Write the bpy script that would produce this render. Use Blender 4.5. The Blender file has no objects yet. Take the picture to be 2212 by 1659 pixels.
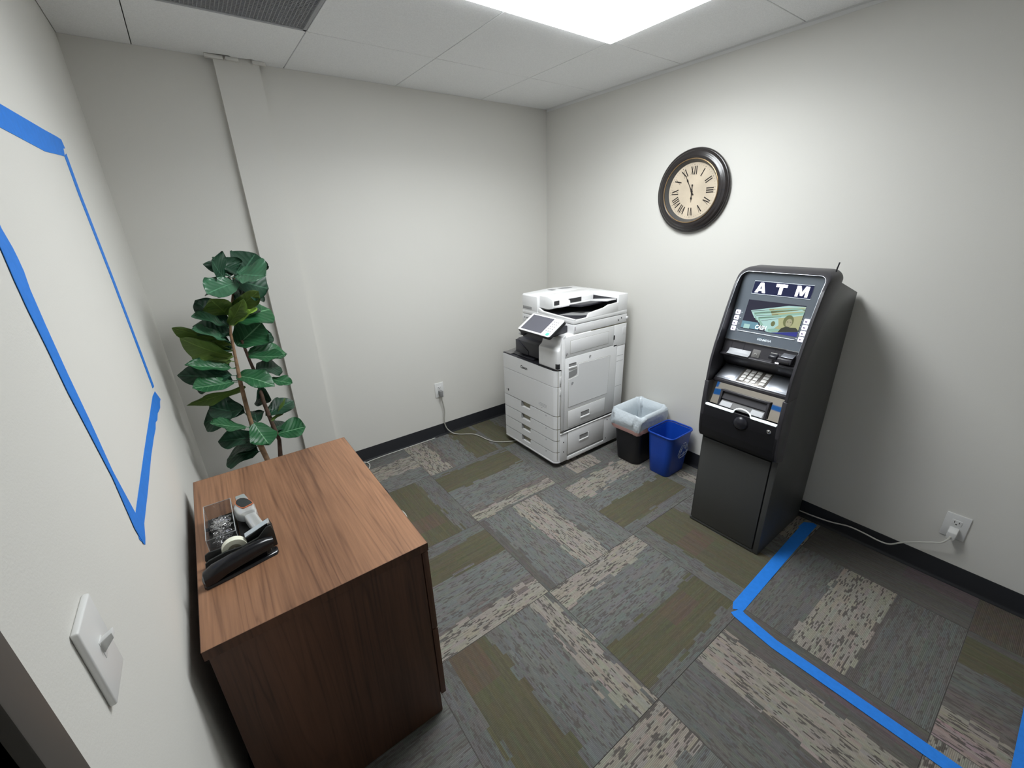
import bpy, bmesh, math, random
from mathutils import Vector, Matrix, noise
random.seed(11)
S = bpy.context.scene
COL = S.collection
PI = math.pi
# ------------------------------------------------------------------ camera
cam_d = bpy.data.cameras.new('camera'); cam = bpy.data.objects.new('camera', cam_d); COL.objects.link(cam)
S.camera = cam
cam_d.sensor_fit = 'HORIZONTAL'; cam_d.sensor_width = 36.0; cam_d.lens = 903.52/2212*36
cam_d.clip_start = 0.01; cam_d.clip_end = 50
RG = Vector((0.8025956, -0.5957446, -0.0304746)); DN = Vector((-0.2387774, -0.2740290, -0.9316080)); FW = Vector((0.5466495, 0.7549811, -0.3621848))
cm = Matrix((RG, -DN, -FW)).transposed().to_4x4(); cm.translation = Vector((-2.43884, -2.80384, 1.60653))
cam.matrix_world = cm
# ------------------------------------------------------------------ world and exposure
W = bpy.data.worlds.new('world'); S.world = W; W.use_nodes = True
W.node_tree.nodes['Background'].inputs[0].default_value = (0.75, 0.8, 0.9, 1); W.node_tree.nodes['Background'].inputs[1].default_value = 0.0
S.view_settings.view_transform = 'Standard'; S.view_settings.look = 'None'; S.view_settings.gamma = 1; S.view_settings.use_curve_mapping = False
S.view_settings.exposure = 0.0
PANEL = 11.0           # radiance of the ceiling light's diffuser
LAMP_COL = (0.94, 0.98, 1.0)
# the troffer's prismatic lens sends its light mostly downwards: an area light on the face of the diffuser
al_d = bpy.data.lights.new('troffer_light', 'AREA'); al = bpy.data.objects.new('troffer_light', al_d); COL.objects.link(al)
al_d.shape = 'RECTANGLE'; al_d.size = 1.17; al_d.size_y = .56; al_d.energy = 19.5; al_d.spread = math.radians(154); al_d.color = LAMP_COL
al.location = (-1.201, -1.443, 2.385-.016)
# room: corner of the two far walls at the origin, x grows to the right wall, y to the back wall
H = 2.385; XL = -2.66; YF = -3.577; TS = 0.6096

# ------------------------------------------------------------------ materials
def nt(name):
    m = bpy.data.materials.new(name); m.use_nodes = True
    return m, m.node_tree, m.node_tree.nodes['Principled BSDF']
def mat(name, col, rough=.5, metal=0., spec=.5, emit=None, estr=0., bump=None, var=None, alpha=1., trans=0., coat=0., sub=0.):
    m, t, b = nt(name); N = t.nodes; Lk = t.links
    b.inputs['Base Color'].default_value = (*col, 1); b.inputs['Roughness'].default_value = rough; b.inputs['Metallic'].default_value = metal
    b.inputs['Specular IOR Level'].default_value = spec
    if emit: b.inputs['Emission Color'].default_value = (*emit, 1); b.inputs['Emission Strength'].default_value = estr
    if trans: b.inputs['Transmission Weight'].default_value = trans
    if alpha < 1: b.inputs['Alpha'].default_value = alpha
    if coat: b.inputs['Coat Weight'].default_value = coat
    if sub: b.inputs['Subsurface Weight'].default_value = sub; b.inputs['Subsurface Scale'].default_value = .02
    if bump or var:
        g = N.new('ShaderNodeNewGeometry')
    if bump:
        n = N.new('ShaderNodeTexNoise'); n.inputs['Scale'].default_value = bump[0]; n.inputs['Detail'].default_value = 3
        bp = N.new('ShaderNodeBump'); bp.inputs['Strength'].default_value = bump[1]; bp.inputs['Distance'].default_value = bump[2] if len(bump) > 2 else .001
        Lk.new(g.outputs['Position'], n.inputs['Vector']); Lk.new(n.outputs['Fac'], bp.inputs['Height']); Lk.new(bp.outputs['Normal'], b.inputs['Normal'])
    if var:
        n = N.new('ShaderNodeTexNoise'); n.inputs['Scale'].default_value = var[0]; n.inputs['Detail'].default_value = 4
        r = N.new('ShaderNodeMapRange'); r.inputs[3].default_value = 1-var[1]; r.inputs[4].default_value = 1+var[1]
        r.inputs[1].default_value = .3; r.inputs[2].default_value = .7
        mx = N.new('ShaderNodeMix'); mx.data_type = 'RGBA'; mx.blend_type = 'MULTIPLY'; mx.inputs[0].default_value = 1; mx.inputs[6].default_value = (*col, 1)
        Lk.new(g.outputs['Position'], n.inputs['Vector']); Lk.new(n.outputs['Fac'], r.inputs[0]); Lk.new(r.outputs[0], mx.inputs[7]); Lk.new(mx.outputs[2], b.inputs['Base Color'])
    return m
M_wall = mat('wall_paint', (.715, .702, .662), .75, spec=.25, bump=(260, .22, .0012), var=(1.2, .012))
M_col = M_wall
M_ceil = mat('ceiling_tile_board', (.92, .925, .925), .9, spec=.1, bump=(420, .5, .0012), var=(300, .07))
M_grid = mat('ceiling_white_metal', (.78, .78, .77), .5)
M_plenum = mat('plenum_grey', (.16, .16, .16), .9)
M_base = mat('rubber_black', (.017, .018, .022), .42, spec=.4, bump=(90, .08))
M_slab = mat('slab_grey', (.08, .08, .08), .9)
M_lamp = mat('diffuser_glow', (.9, .9, .9), .5, emit=LAMP_COL, estr=PANEL)
M_lampf = mat('fixture_white', (.8, .8, .8), .4)
M_vent = mat('vent_grey', (.40, .405, .42), .6, bump=(500, .3))
M_tape = mat('painters_tape_blue', (.022, .22, .78), .55, spec=.3, bump=(160, .35, .0008), var=(60, .05))
M_white = mat('white_plastic', (.76, .76, .75), .38)
M_cordw = mat('white_cord', (.66, .65, .60), .45)
M_plugg = mat('grey_plug', (.24, .24, .24), .45)
M_cordg = mat('grey_cord', (.42, .41, .37), .45)
M_slot = mat('slot_dark', (.02, .02, .02), .6)
M_doorf = mat('door_frame_taupe', (.085, .078, .070), .5)
M_doorf_in = mat('door_dark', (.04, .037, .033), .5)
def wood(name, c1, c2, axis, rough=.42):
    m, t, b = nt(name); N = t.nodes; Lk = t.links
    g = N.new('ShaderNodeNewGeometry'); mp = N.new('ShaderNodeMapping')
    sc = [15, 15, 15]; sc[axis] = .75; mp.inputs['Scale'].default_value = sc
    Lk.new(g.outputs['Position'], mp.inputs['Vector'])
    n1 = N.new('ShaderNodeTexNoise'); n1.inputs['Scale'].default_value = .55; n1.inputs['Detail'].default_value = 3; n1.inputs['Distortion'].default_value = .6
    Lk.new(mp.outputs[0], n1.inputs['Vector'])
    mm = N.new('ShaderNodeMath'); mm.operation = 'MULTIPLY'; mm.inputs[1].default_value = 9
    Lk.new(n1.outputs['Fac'], mm.inputs[0])
    sn0 = N.new('ShaderNodeMath'); sn0.operation = 'PINGPONG'; sn0.inputs[1].default_value = .5; Lk.new(mm.outputs[0], sn0.inputs[0])
    sn = N.new('ShaderNodeMath'); sn.operation = 'MULTIPLY'; sn.inputs[1].default_value = 2; Lk.new(sn0.outputs[0], sn.inputs[0])
    mp2 = N.new('ShaderNodeMapping'); s2 = [150, 150, 150]; s2[axis] = 5; mp2.inputs['Scale'].default_value = s2
    Lk.new(g.outputs['Position'], mp2.inputs['Vector'])
    n2 = N.new('ShaderNodeTexNoise'); n2.inputs['Scale'].default_value = 1; n2.inputs['Detail'].default_value = 4; Lk.new(mp2.outputs[0], n2.inputs['Vector'])
    pw = N.new('ShaderNodeMath'); pw.operation = 'POWER'; pw.inputs[1].default_value = 5; Lk.new(sn.outputs[0], pw.inputs[0])
    a = N.new('ShaderNodeMath'); a.operation = 'MULTIPLY_ADD'; a.inputs[1].default_value = .38; Lk.new(pw.outputs[0], a.inputs[0])
    r = N.new('ShaderNodeMapRange'); r.inputs[1].default_value = .3; r.inputs[2].default_value = .75; r.inputs[3].default_value = .05; r.inputs[4].default_value = .5; Lk.new(n2.outputs['Fac'], r.inputs[0])
    Lk.new(r.outputs[0], a.inputs[2])
    n3 = N.new('ShaderNodeTexNoise'); n3.inputs['Scale'].default_value = .25; n3.inputs['Detail'].default_value = 2; Lk.new(mp.outputs[0], n3.inputs['Vector'])
    a2 = N.new('ShaderNodeMath'); a2.operation = 'MULTIPLY_ADD'; a2.inputs[1].default_value = .9; a2.use_clamp = True
    r3 = N.new('ShaderNodeMapRange'); r3.inputs[1].default_value = .35; r3.inputs[2].default_value = .7; r3.inputs[3].default_value = 0; r3.inputs[4].default_value = .6; Lk.new(n3.outputs['Fac'], r3.inputs[0])
    Lk.new(a.outputs[0], a2.inputs[0]); Lk.new(r3.outputs[0], a2.inputs[2])
    mx = N.new('ShaderNodeMix'); mx.data_type = 'RGBA'; mx.inputs[6].default_value = (*c1, 1); mx.inputs[7].default_value = (*c2, 1)
    Lk.new(a2.outputs[0], mx.inputs[0]); Lk.new(mx.outputs[2], b.inputs['Base Color'])
    b.inputs['Roughness'].default_value = rough; b.inputs['Specular IOR Level'].default_value = .4
    bp = N.new('ShaderNodeBump'); bp.inputs['Strength'].default_value = .08; bp.inputs['Distance'].default_value = .0005; Lk.new(n2.outputs['Fac'], bp.inputs['Height']); Lk.new(bp.outputs[0], b.inputs['Normal'])
    return m
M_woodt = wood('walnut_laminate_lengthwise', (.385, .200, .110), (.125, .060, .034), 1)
M_wood_shade = wood('walnut_laminate_upright_shaded', (.135, .062, .036), (.05, .023, .014), 2, .5)  # same laminate, its colour darkened for the sides that stand in shade
M_pr = mat('copier_light_grey', (.81, .81, .815), .42, bump=(900, .05))
M_pr2 = mat('copier_white', (.85, .85, .85), .4)
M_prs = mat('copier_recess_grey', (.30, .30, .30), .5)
M_prd = mat('copier_charcoal', (.028, .028, .036), .4)
M_prdd = mat('copier_black', (.012, .012, .014), .5)
M_core = mat('copier_joint_dark', (.07, .07, .075), .6)
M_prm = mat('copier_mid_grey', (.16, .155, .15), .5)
M_lcd = mat('copier_screen', (.11, .11, .135), .22)
M_ink = mat('print_dark', (.03, .03, .03), .5)
M_inkg = mat('print_grey', (.33, .33, .34), .5)
M_green = mat('button_green', (.15, .55, .45), .4)
M_atm = mat('atm_charcoal', (.040, .038, .044), .38, spec=.45, bump=(700, .06))
M_atmb = mat('atm_body_charcoal', (.062, .063, .062), .42, spec=.45, bump=(700, .06))
M_atmd = mat('atm_dark', (.016, .016, .022), .3)
M_atmf = mat('atm_lower_black', (.010, .010, .013), .45, spec=.35)
M_bez = mat('atm_bezel_slate', (.12, .14, .165), .16, spec=.75)
M_tray = mat('atm_silver', (.40, .42, .46), .38, metal=.85)
M_chrome = mat('chrome', (.75, .75, .76), .12, metal=1)
M_mirror = mat('mirror_panel', (.52, .49, .45), .03, metal=1)
M_strip = mat('light_strip', (.8, .85, .85), .3, emit=(.86, .97, 1.), estr=.75)
M_glow = mat('lit_white', (.9, .9, .95), .4, emit=(.93, .94, 1.), estr=3.2)
M_btn = mat('lit_button', (.9, .9, .95), .4, emit=(.92, .88, 1.), estr=1.3)
M_line = mat('white_print', (.75, .8, .85), .4, emit=(.7, .8, .9), estr=.25)
M_navy = mat('lit_panel_navy', (.008, .010, .03), .5, spec=.1, emit=(.016, .022, .08), estr=.35)
M_scr = mat('screen_dark', (.01, .01, .02), .15, emit=(.022, .022, .034), estr=.9)
def glow(name, c, s=.55): return mat(name, tuple(x*.2 for x in c), .3, emit=c, estr=s)
M_b1 = glow('screen_pale_green', (.36, .62, .50)); M_b2 = glow('screen_straw', (.55, .56, .30)); M_b3 = glow('screen_olive', (.20, .22, .09)); M_b4 = glow('screen_mint', (.55, .85, .80))
M_b5 = glow('screen_ink', (.05, .055, .04)); M_b6 = glow('screen_blue', (.04, .05, .35)); M_b7 = glow('screen_teal', (.20, .40, .50)); M_b8 = glow('screen_white', (.85, 1., 1.), 1.3); M_b9 = glow('screen_skin', (.50, .48, .30))
M_keyp = mat('keypad_taupe', (.20, .185, .17), .3, metal=.5)
M_key = mat('key_silver', (.80, .79, .76), .35, metal=.2)
M_flap = mat('flap_grey', (.10, .10, .10), .5)
M_pale = mat('slot_and_light_patch_grey', (.42, .43, .45), .45)
M_frame = mat('clock_bronze', (.020, .016, .016), .26, spec=.6, coat=.3)
M_gold = mat('clock_gold', (.36, .25, .14), .35, metal=.8)
M_inner = mat('clock_inner_rim', (.075, .075, .075), .4)
M_face = mat('clock_face_parchment', (.60, .51, .39), .6, var=(9, .12))
M_num = mat('clock_ink', (.014, .009, .008), .5)
M_binb = mat('bin_black', (.010, .010, .014), .5, bump=(700, .1))
M_blue = mat('bin_blue', (.006, .06, .42), .38, bump=(700, .05))
M_sym = mat('bin_symbol_pale', (.62, .70, .88), .5)
M_bag = mat('liner_white', (.72, .79, .84), .3, trans=.15, bump=(26, .55, .012))
M_pink = mat('liner_pink', (.78, .46, .42), .4, trans=.15, bump=(45, .4, .004))
M_blk = mat('desk_black_plastic', (.008, .008, .010), .22, spec=.5)
M_blk2 = mat('desk_dark_plastic', (.016, .017, .016), .45)
M_clear = mat('clear_plastic', (.13, .14, .15), .08, alpha=.34, spec=.8)
M_cleare = mat('clear_plastic_edge', (.60, .62, .62), .2, alpha=.7, spec=.8)
M_clip = mat('steel_clips', (.62, .62, .62), .2, metal=1)
M_roll = mat('tape_roll_cream', (.80, .80, .66), .5)
M_core = mat('tape_roll_core', (.28, .26, .19), .6)
M_silv = mat('stapler_silver', (.66, .67, .66), .25, metal=.6)
M_frost = mat('frosted_grey', (.30, .34, .33), .35)
M_pad = mat('stapler_pad', (.020, .026, .026), .6)
M_orng = mat('orange_ring', (.62, .18, .07), .5)
M_ribb = mat('tape_strip_grey', (.42, .46, .48), .3)
M_pot = mat('pot_dark', (.03, .03, .03), .5)
M_soil = mat('moss', (.05, .045, .02), .95, bump=(60, .8, .01))
M_bark = mat('bark_tan', (.27, .165, .095), .8, bump=(140, .5, .003), var=(45, .35))
M_barkd = mat('bark_brown', (.115, .070, .050), .8, bump=(140, .5, .003), var=(45, .3))
def leafmat(name, col, rough, rib):
    m, t, b = nt(name); N = t.nodes; Lk = t.links
    uv = N.new('ShaderNodeUVMap'); sp = N.new('ShaderNodeSeparateXYZ'); Lk.new(uv.outputs[0], sp.inputs[0])
    ab = N.new('ShaderNodeMath'); ab.operation = 'ABSOLUTE'; Lk.new(sp.outputs[0], ab.inputs[0])
    # side veins
    ma = N.new('ShaderNodeMath'); ma.operation = 'MULTIPLY_ADD'; ma.inputs[1].default_value = -.28; Lk.new(ab.outputs[0], ma.inputs[0]); Lk.new(sp.outputs[1], ma.inputs[2])
    m2 = N.new('ShaderNodeMath'); m2.operation = 'MULTIPLY'; m2.inputs[1].default_value = 44; Lk.new(ma.outputs[0], m2.inputs[0])
    sn = N.new('ShaderNodeMath'); sn.operation = 'SINE'; Lk.new(m2.outputs[0], sn.inputs[0])
    pw = N.new('ShaderNodeMath'); pw.operation = 'GREATER_THAN'; pw.inputs[1].default_value = .93; Lk.new(sn.outputs[0], pw.inputs[0])
    md = N.new('ShaderNodeMath'); md.operation = 'LESS_THAN'; md.inputs[1].default_value = .035; Lk.new(ab.outputs[0], md.inputs[0])
    pv = N.new('ShaderNodeMath'); pv.operation = 'MULTIPLY_ADD'; pv.inputs[1].default_value = .22; pv.use_clamp = True; Lk.new(pw.outputs[0], pv.inputs[0]); Lk.new(md.outputs[0], pv.inputs[2])
    g = N.new('ShaderNodeNewGeometry'); n = N.new('ShaderNodeTexNoise'); n.inputs['Scale'].default_value = 14; Lk.new(g.outputs['Position'], n.inputs['Vector'])
    mx0 = N.new('ShaderNodeMix'); mx0.data_type = 'RGBA'; mx0.inputs[6].default_value = (*[c*.65 for c in col], 1); mx0.inputs[7].default_value = (*[c*1.4 for c in col], 1)
    Lk.new(n.outputs['Fac'], mx0.inputs[0])
    mx = N.new('ShaderNodeMix'); mx.data_type = 'RGBA'; mx.inputs[7].default_value = (*rib, 1); Lk.new(mx0.outputs[2], mx.inputs[6]); Lk.new(pv.outputs[0], mx.inputs[0])
    Lk.new(mx.outputs[2], b.inputs['Base Color']); b.inputs['Roughness'].default_value = rough
    bp = N.new('ShaderNodeBump'); bp.inputs['Strength'].default_value = .22; bp.inputs['Distance'].default_value = .002; Lk.new(sn.outputs[0], bp.inputs['Height']); Lk.new(bp.outputs[0], b.inputs['Normal'])
    return m
M_leaf = {'d': leafmat('leaf_dark', (.010, .048, .024), .42, (.05, .14, .08)), 'm': leafmat('leaf_green', (.018, .100, .036), .40, (.16, .34, .18)),
          'l': leafmat('leaf_sheen', (.045, .135, .072), .28, (.10, .26, .15)), 'o': leafmat('leaf_olive', (.075, .135, .020), .5, (.16, .26, .05)),
          'y': leafmat('leaf_lime', (.30, .52, .07), .5, (.4, .6, .15))}
# carpet: colour from the tile's bands, broken by dashes that run along the tile's grain (uv in metres: u along, v across)
def carpet_mat():
    m, t, b = nt('carpet_yarn'); N = t.nodes; Lk = t.links
    def math_(op, a, bb=None, c=None, clamp=False):
        n = N.new('ShaderNodeMath'); n.operation = op; n.use_clamp = clamp
        for i, v in enumerate((a, bb, c)):
            if v is None: continue
            if isinstance(v, (int, float)): n.inputs[i].default_value = v
            else: Lk.new(v, n.inputs[i])
        return n.outputs[0]
    uv = N.new('ShaderNodeUVMap'); sp = N.new('ShaderNodeSeparateXYZ'); Lk.new(uv.outputs[0], sp.inputs[0]); U, V = sp.outputs[0], sp.outputs[1]
    RIB = .0044
    row = math_('FLOOR', math_('DIVIDE', V, RIB))
    def nz(x, y, z, sc=1., det=1.):
        c = N.new('ShaderNodeCombineXYZ')
        for i, v in enumerate((x, y, z)):
            if isinstance(v, (int, float)): c.inputs[i].default_value = v
            else: Lk.new(v, c.inputs[i])
        n = N.new('ShaderNodeTexNoise'); n.inputs['Scale'].default_value = sc; n.inputs['Detail'].default_value = det; Lk.new(c.outputs[0], n.inputs['Vector']); return n.outputs['Fac']
    dash = nz(math_('MULTIPLY', U, 24), math_('MULTIPLY', row, 3.71), 0, 1, 1)
    blk = nz(math_('MULTIPLY', U, 11), math_('MULTIPLY', V, 26), 4.2, 1, 2)
    blk2 = nz(math_('MULTIPLY', U, 26), math_('MULTIPLY', V, 50), 9.2, 1, 2)
    th = math_('ADD', math_('ADD', math_('MULTIPLY', dash, 1.55), math_('MULTIPLY', blk, .55)), math_('MULTIPLY', blk2, .35))
    dk = N.new('ShaderNodeMapRange'); dk.inputs[1].default_value = 1.315; dk.inputs[2].default_value = 1.40; Lk.new(th, dk.inputs[0])
    at = N.new('ShaderNodeAttribute'); at.attribute_name = 'band'; at.attribute_type = 'GEOMETRY'
    # alpha of the band colour says how strongly the dashes show there
    amt = math_('MULTIPLY', dk.outputs[0], at.outputs['Alpha'], clamp=True)
    drk = N.new('ShaderNodeMix'); drk.data_type = 'RGBA'; drk.inputs[6].default_value = (.088, .074, .066, 1); drk.inputs[7].default_value = (.118, .110, .103, 1); Lk.new(blk, drk.inputs[0])
    var = nz(math_('MULTIPLY', U, 60), math_('MULTIPLY', row, 1.37), 7, 1, 2)
    vr = N.new('ShaderNodeMapRange'); vr.inputs[1].default_value = .25; vr.inputs[2].default_value = .75; vr.inputs[3].default_value = .80; vr.inputs[4].default_value = 1.18; Lk.new(math_('ADD', math_('MULTIPLY', var, .5), math_('MULTIPLY', nz(math_('MULTIPLY', U, 3.2), math_('MULTIPLY', row, 2.93), 21, 1, 0), .5)), vr.inputs[0])
    mb = N.new('ShaderNodeMix'); mb.data_type = 'RGBA'; mb.blend_type = 'MULTIPLY'; mb.inputs[0].default_value = 1; Lk.new(at.outputs['Color'], mb.inputs[6]); Lk.new(vr.outputs[0], mb.inputs[7])
    mx = N.new('ShaderNodeMix'); mx.data_type = 'RGBA'; Lk.new(amt, mx.inputs[0]); Lk.new(mb.outputs[2], mx.inputs[6]); Lk.new(drk.outputs[2], mx.inputs[7])
    # rib: darker groove line between the rows of loops
    fr = math_('FRACT', math_('DIVIDE', V, RIB)); tri = math_('ABSOLUTE', math_('SUBTRACT', fr, .5))
    gr = N.new('ShaderNodeMapRange'); gr.inputs[1].default_value = .30; gr.inputs[2].default_value = .5; gr.inputs[3].default_value = 1.; gr.inputs[4].default_value = .62; Lk.new(tri, gr.inputs[0])
    m3 = N.new('ShaderNodeMix'); m3.data_type = 'RGBA'; m3.blend_type = 'MULTIPLY'; m3.inputs[0].default_value = 1; Lk.new(mx.outputs[2], m3.inputs[6]); Lk.new(gr.outputs[0], m3.inputs[7])
    Lk.new(m3.outputs[2], b.inputs['Base Color']); b.inputs['Roughness'].default_value = .95; b.inputs['Specular IOR Level'].default_value = .1
    loop = nz(math_('MULTIPLY', U, 330), math_('MULTIPLY', row, 2.1), 3, 1, 0)
    hgt = math_('SUBTRACT', math_('MULTIPLY', loop, .5), math_('MULTIPLY', tri, 1.2))
    bp = N.new('ShaderNodeBump'); bp.inputs['Strength'].default_value = .6; bp.inputs['Distance'].default_value = .0015; Lk.new(hgt, bp.inputs['Height']); Lk.new(bp.outputs[0], b.inputs['Normal'])
    return m
M_carpet = carpet_mat()

# ------------------------------------------------------------------ geometry helpers (all in world coordinates)
ORG = {}
class MB:
    def __init__(s): s.v = []; s.f = []
    def add(s, vs, fs):
        n = len(s.v); s.v += [tuple(p) for p in vs]; s.f += [tuple(i+n for i in f) for f in fs]; return s
    def bm(s, bm):
        bm.verts.ensure_lookup_table(); bm.verts.index_update()
        s.add([v.co.copy() for v in bm.verts], [[v.index for v in f.verts] for f in bm.faces]); bm.free(); return s
    def box(s, x0, x1, y0, y1, z0, z1, bev=0., seg=2):
        b = bmesh.new(); bmesh.ops.create_cube(b, size=1)
        for v in b.verts: v.co = Vector(((x0+x1)/2+v.co.x*abs(x1-x0), (y0+y1)/2+v.co.y*abs(y1-y0), (z0+z1)/2+v.co.z*abs(z1-z0)))
        if bev > 0: bmesh.ops.bevel(b, geom=b.edges[:], offset=bev, segments=seg, profile=.5, affect='EDGES')
        return s.bm(b)
    def prism(s, pts, off, bev=0., seg=2):
        b = bmesh.new(); off = Vector(off)
        a = [b.verts.new(p) for p in pts]; c = [b.verts.new(Vector(p)+off) for p in pts]; n = len(pts)
        b.faces.new(a); b.faces.new(c[::-1])
        for i in range(n): b.faces.new((a[i], c[i], c[(i+1) % n], a[(i+1) % n]))
        bmesh.ops.recalc_face_normals(b, faces=b.faces[:])
        if bev > 0: bmesh.ops.bevel(b, geom=b.edges[:], offset=bev, segments=seg, profile=.5, affect='EDGES')
        return s.bm(b)
    def poly(s, pts): return s.add(pts, [list(range(len(pts)))])
    def tube(s, pts, r, n=10, closed=False):
        pts = [Vector(p) for p in pts]; m = len(pts); rs = r if isinstance(r, (list, tuple)) else [r]*m
        up = None; base = len(s.v); vs = []
        for i, p in enumerate(pts):
            if closed: d = pts[(i+1) % m]-pts[i-1]
            else: d = pts[min(i+1, m-1)]-pts[max(i-1, 0)]
            d.normalize()
            if up is None: up = d.orthogonal().normalized()
            up = (up-d*up.dot(d)).normalized(); w = d.cross(up)
            for k in range(n):
                a = 2*PI*k/n; vs.append(p+(up*math.cos(a)+w*math.sin(a))*rs[i])
        fs = []
        for i in range(m if closed else m-1):
            j = (i+1) % m
            for k in range(n): fs.append((i*n+k, i*n+(k+1) % n, j*n+(k+1) % n, j*n+k))
        if not closed: fs += [tuple(range(n))[::-1], tuple((m-1)*n+k for k in range(n))]
        return s.add(vs, fs)
    def lathe(s, prof, c, ax='z', n=48, cap=True):
        """prof: list of (radius, height) ; ax x means height runs towards -x"""
        vs = []
        for r, h in prof:
            for k in range(n):
                a = 2*PI*k/n; u, w = r*math.cos(a), r*math.sin(a)
                vs.append((c[0]+u, c[1]+w, c[2]+h) if ax == 'z' else ((c[0]-h, c[1]+u, c[2]+w) if ax == 'x' else (c[0]+u, c[1]-h, c[2]+w)))
        fs = []
        for i in range(len(prof)-1):
            for k in range(n): fs.append((i*n+k, i*n+(k+1) % n, (i+1)*n+(k+1) % n, (i+1)*n+k))
        if cap:
            if prof[0][0] > 1e-5: fs.append(tuple(range(n))[::-1])
            if prof[-1][0] > 1e-5: fs.append(tuple((len(prof)-1)*n+k for k in range(n)))
        return s.add(vs, fs)
    def rotz(s, ang, c):
        ca, sa = math.cos(ang), math.sin(ang)
        s.v = [(c[0]+(x-c[0])*ca-(y-c[1])*sa, c[1]+(x-c[0])*sa+(y-c[1])*ca, z) for x, y, z in s.v]; return s
def finish(me, m, ang=40, recalc=True):
    if recalc:
        b = bmesh.new(); b.from_mesh(me); bmesh.ops.recalc_face_normals(b, faces=b.faces[:]); b.to_mesh(me); b.free()
    me.materials.append(m)
    ar_ = sorted(q.area for q in me.polygons); md_ = ar_[len(ar_)//2] if ar_ else 0
    me.polygons.foreach_set('use_smooth', [q.area < 12*md_+1e-9 for q in me.polygons]); me.set_sharp_from_angle(angle=math.radians(ang))
def root(o):
    while o.parent: o = o.parent
    return o
def put(name, mb, m, parent=None, ang=40, loc=None, recalc=True):
    me = bpy.data.meshes.new(name)
    o = bpy.data.objects.new(name, me); COL.objects.link(o)
    if parent is not None: o.parent = parent; org = Vector(ORG[root(parent).name])
    else:
        if loc is None:
            xs = [p[0] for p in mb.v]; ys = [p[1] for p in mb.v]; zs = [p[2] for p in mb.v]; loc = ((min(xs)+max(xs))/2, (min(ys)+max(ys))/2, min(zs))
        org = Vector(loc); o.location = org; ORG[o.name] = tuple(org)
    me.from_pydata([tuple(Vector(p)-org) for p in mb.v], [], mb.f); me.update(); finish(me, m, ang, recalc)
    return o
def tag(o, label, cat, group=None):
    o['label'] = label; o['category'] = cat
    if group: o['group'] = group
    return o
def thing(name, loc, label, cat, group=None):
    o = bpy.data.objects.new(name, None); COL.objects.link(o); o.location = loc; o.empty_display_size = .05; ORG[o.name] = tuple(loc)
    return tag(o, label, cat, group)
def struct(o): o['kind'] = 'structure'; return o
def text(body, size, org, xd, yd, m, name, parent, off=0., ext=.0004, align='CENTER', sx=1., shear=0.):
    cu = bpy.data.curves.new('tmp', 'FONT'); cu.body = body; cu.size = size; cu.offset = off; cu.extrude = ext; cu.align_x = align; cu.align_y = 'CENTER'; cu.resolution_u = 3; cu.shear = shear
    ob = bpy.data.objects.new('tmp', cu); COL.objects.link(ob)
    dg = bpy.context.evaluated_depsgraph_get(); me = bpy.data.meshes.new_from_object(ob.evaluated_get(dg)); bpy.data.objects.remove(ob)
    xd = Vector(xd).normalized(); yd = Vector(yd).normalized(); zd = xd.cross(yd); og = Vector(org); mb = MB()
    mb.add([og+xd*v.co.x*sx+yd*v.co.y+zd*v.co.z for v in me.vertices], [tuple(p.vertices) for p in me.polygons]); bpy.data.meshes.remove(me)
    return put(name, mb, m, parent, recalc=False)
def lerp(a, b, t): return a+(b-a)*t
# ================================================================== THE ROOM
T_ = .12
def wallbox(name, a, m=M_wall): return struct(put(name, MB().box(*a), m))
wb = wallbox('wall_back', (XL-T_, T_, 0, T_, -.05, 2.75))
wr = wallbox('wall_right', (0, T_, YF, 0, -.05, 2.75))
wf = wallbox('wall_front', (XL-T_, T_, YF-T_, YF, -.05, 2.75))
DY0, DY1, DZ = -2.372, -3.28, 2.06
lw = MB().box(XL-T_, XL, DY0, 0, -.05, 2.75).box(XL-T_, XL, YF, DY1, -.05, 2.75).box(XL-T_, XL, DY1, DY0, DZ, 2.75)
struct(put('wall_left', lw, M_wall))
# boxed-out chase on the back wall, rough at the top where the ceiling tile was cut around it
ch = MB().prism([(-2.125, .01, -.0), (-1.931, .01, 0), (-1.931, -.036, 0), (-2.125, -.036, 0)], (0, 0, 2.392))
struct(put('trim_1', ch, M_wall))
struct(put('plenum', MB().box(XL-T_, T_, YF-T_, T_, 2.75, 2.8), M_plenum))
# door and frame in the left wall, beside the camera
dr = struct(put('door_1', MB().box(XL-.075, XL-.03, DY1+.003, DY0-.003, .01, DZ-.003), M_doorf_in))
fr = MB()
for y0, y1 in ((DY0-.0, DY0+.05), (DY1-.05, DY1)): fr.box(XL-T_, XL+.012, y0, y1, 0, DZ+.05, .002)
fr.box(XL-T_, XL+.012, DY1, DY0, DZ, DZ+.05, .002)
put('door_frame', fr, M_doorf, dr)
put('door_stop', MB().box(XL-.06, XL-.03, DY0-.016, DY0, .0, DZ).box(XL-.06, XL-.03, DY1, DY1+.016, .0, DZ), M_doorf, dr)
put('door_handle', MB().lathe([(.026, 0), (.026, .008), (.010, .012), (.010, .045)], (XL-.03, -3.21, .96), 'x', 20).box(XL-.030+.035, XL-.030+.05, -3.22, -3.10, .95, .97, .005).rotz(0, (0, 0)), M_chrome, dr)
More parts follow.
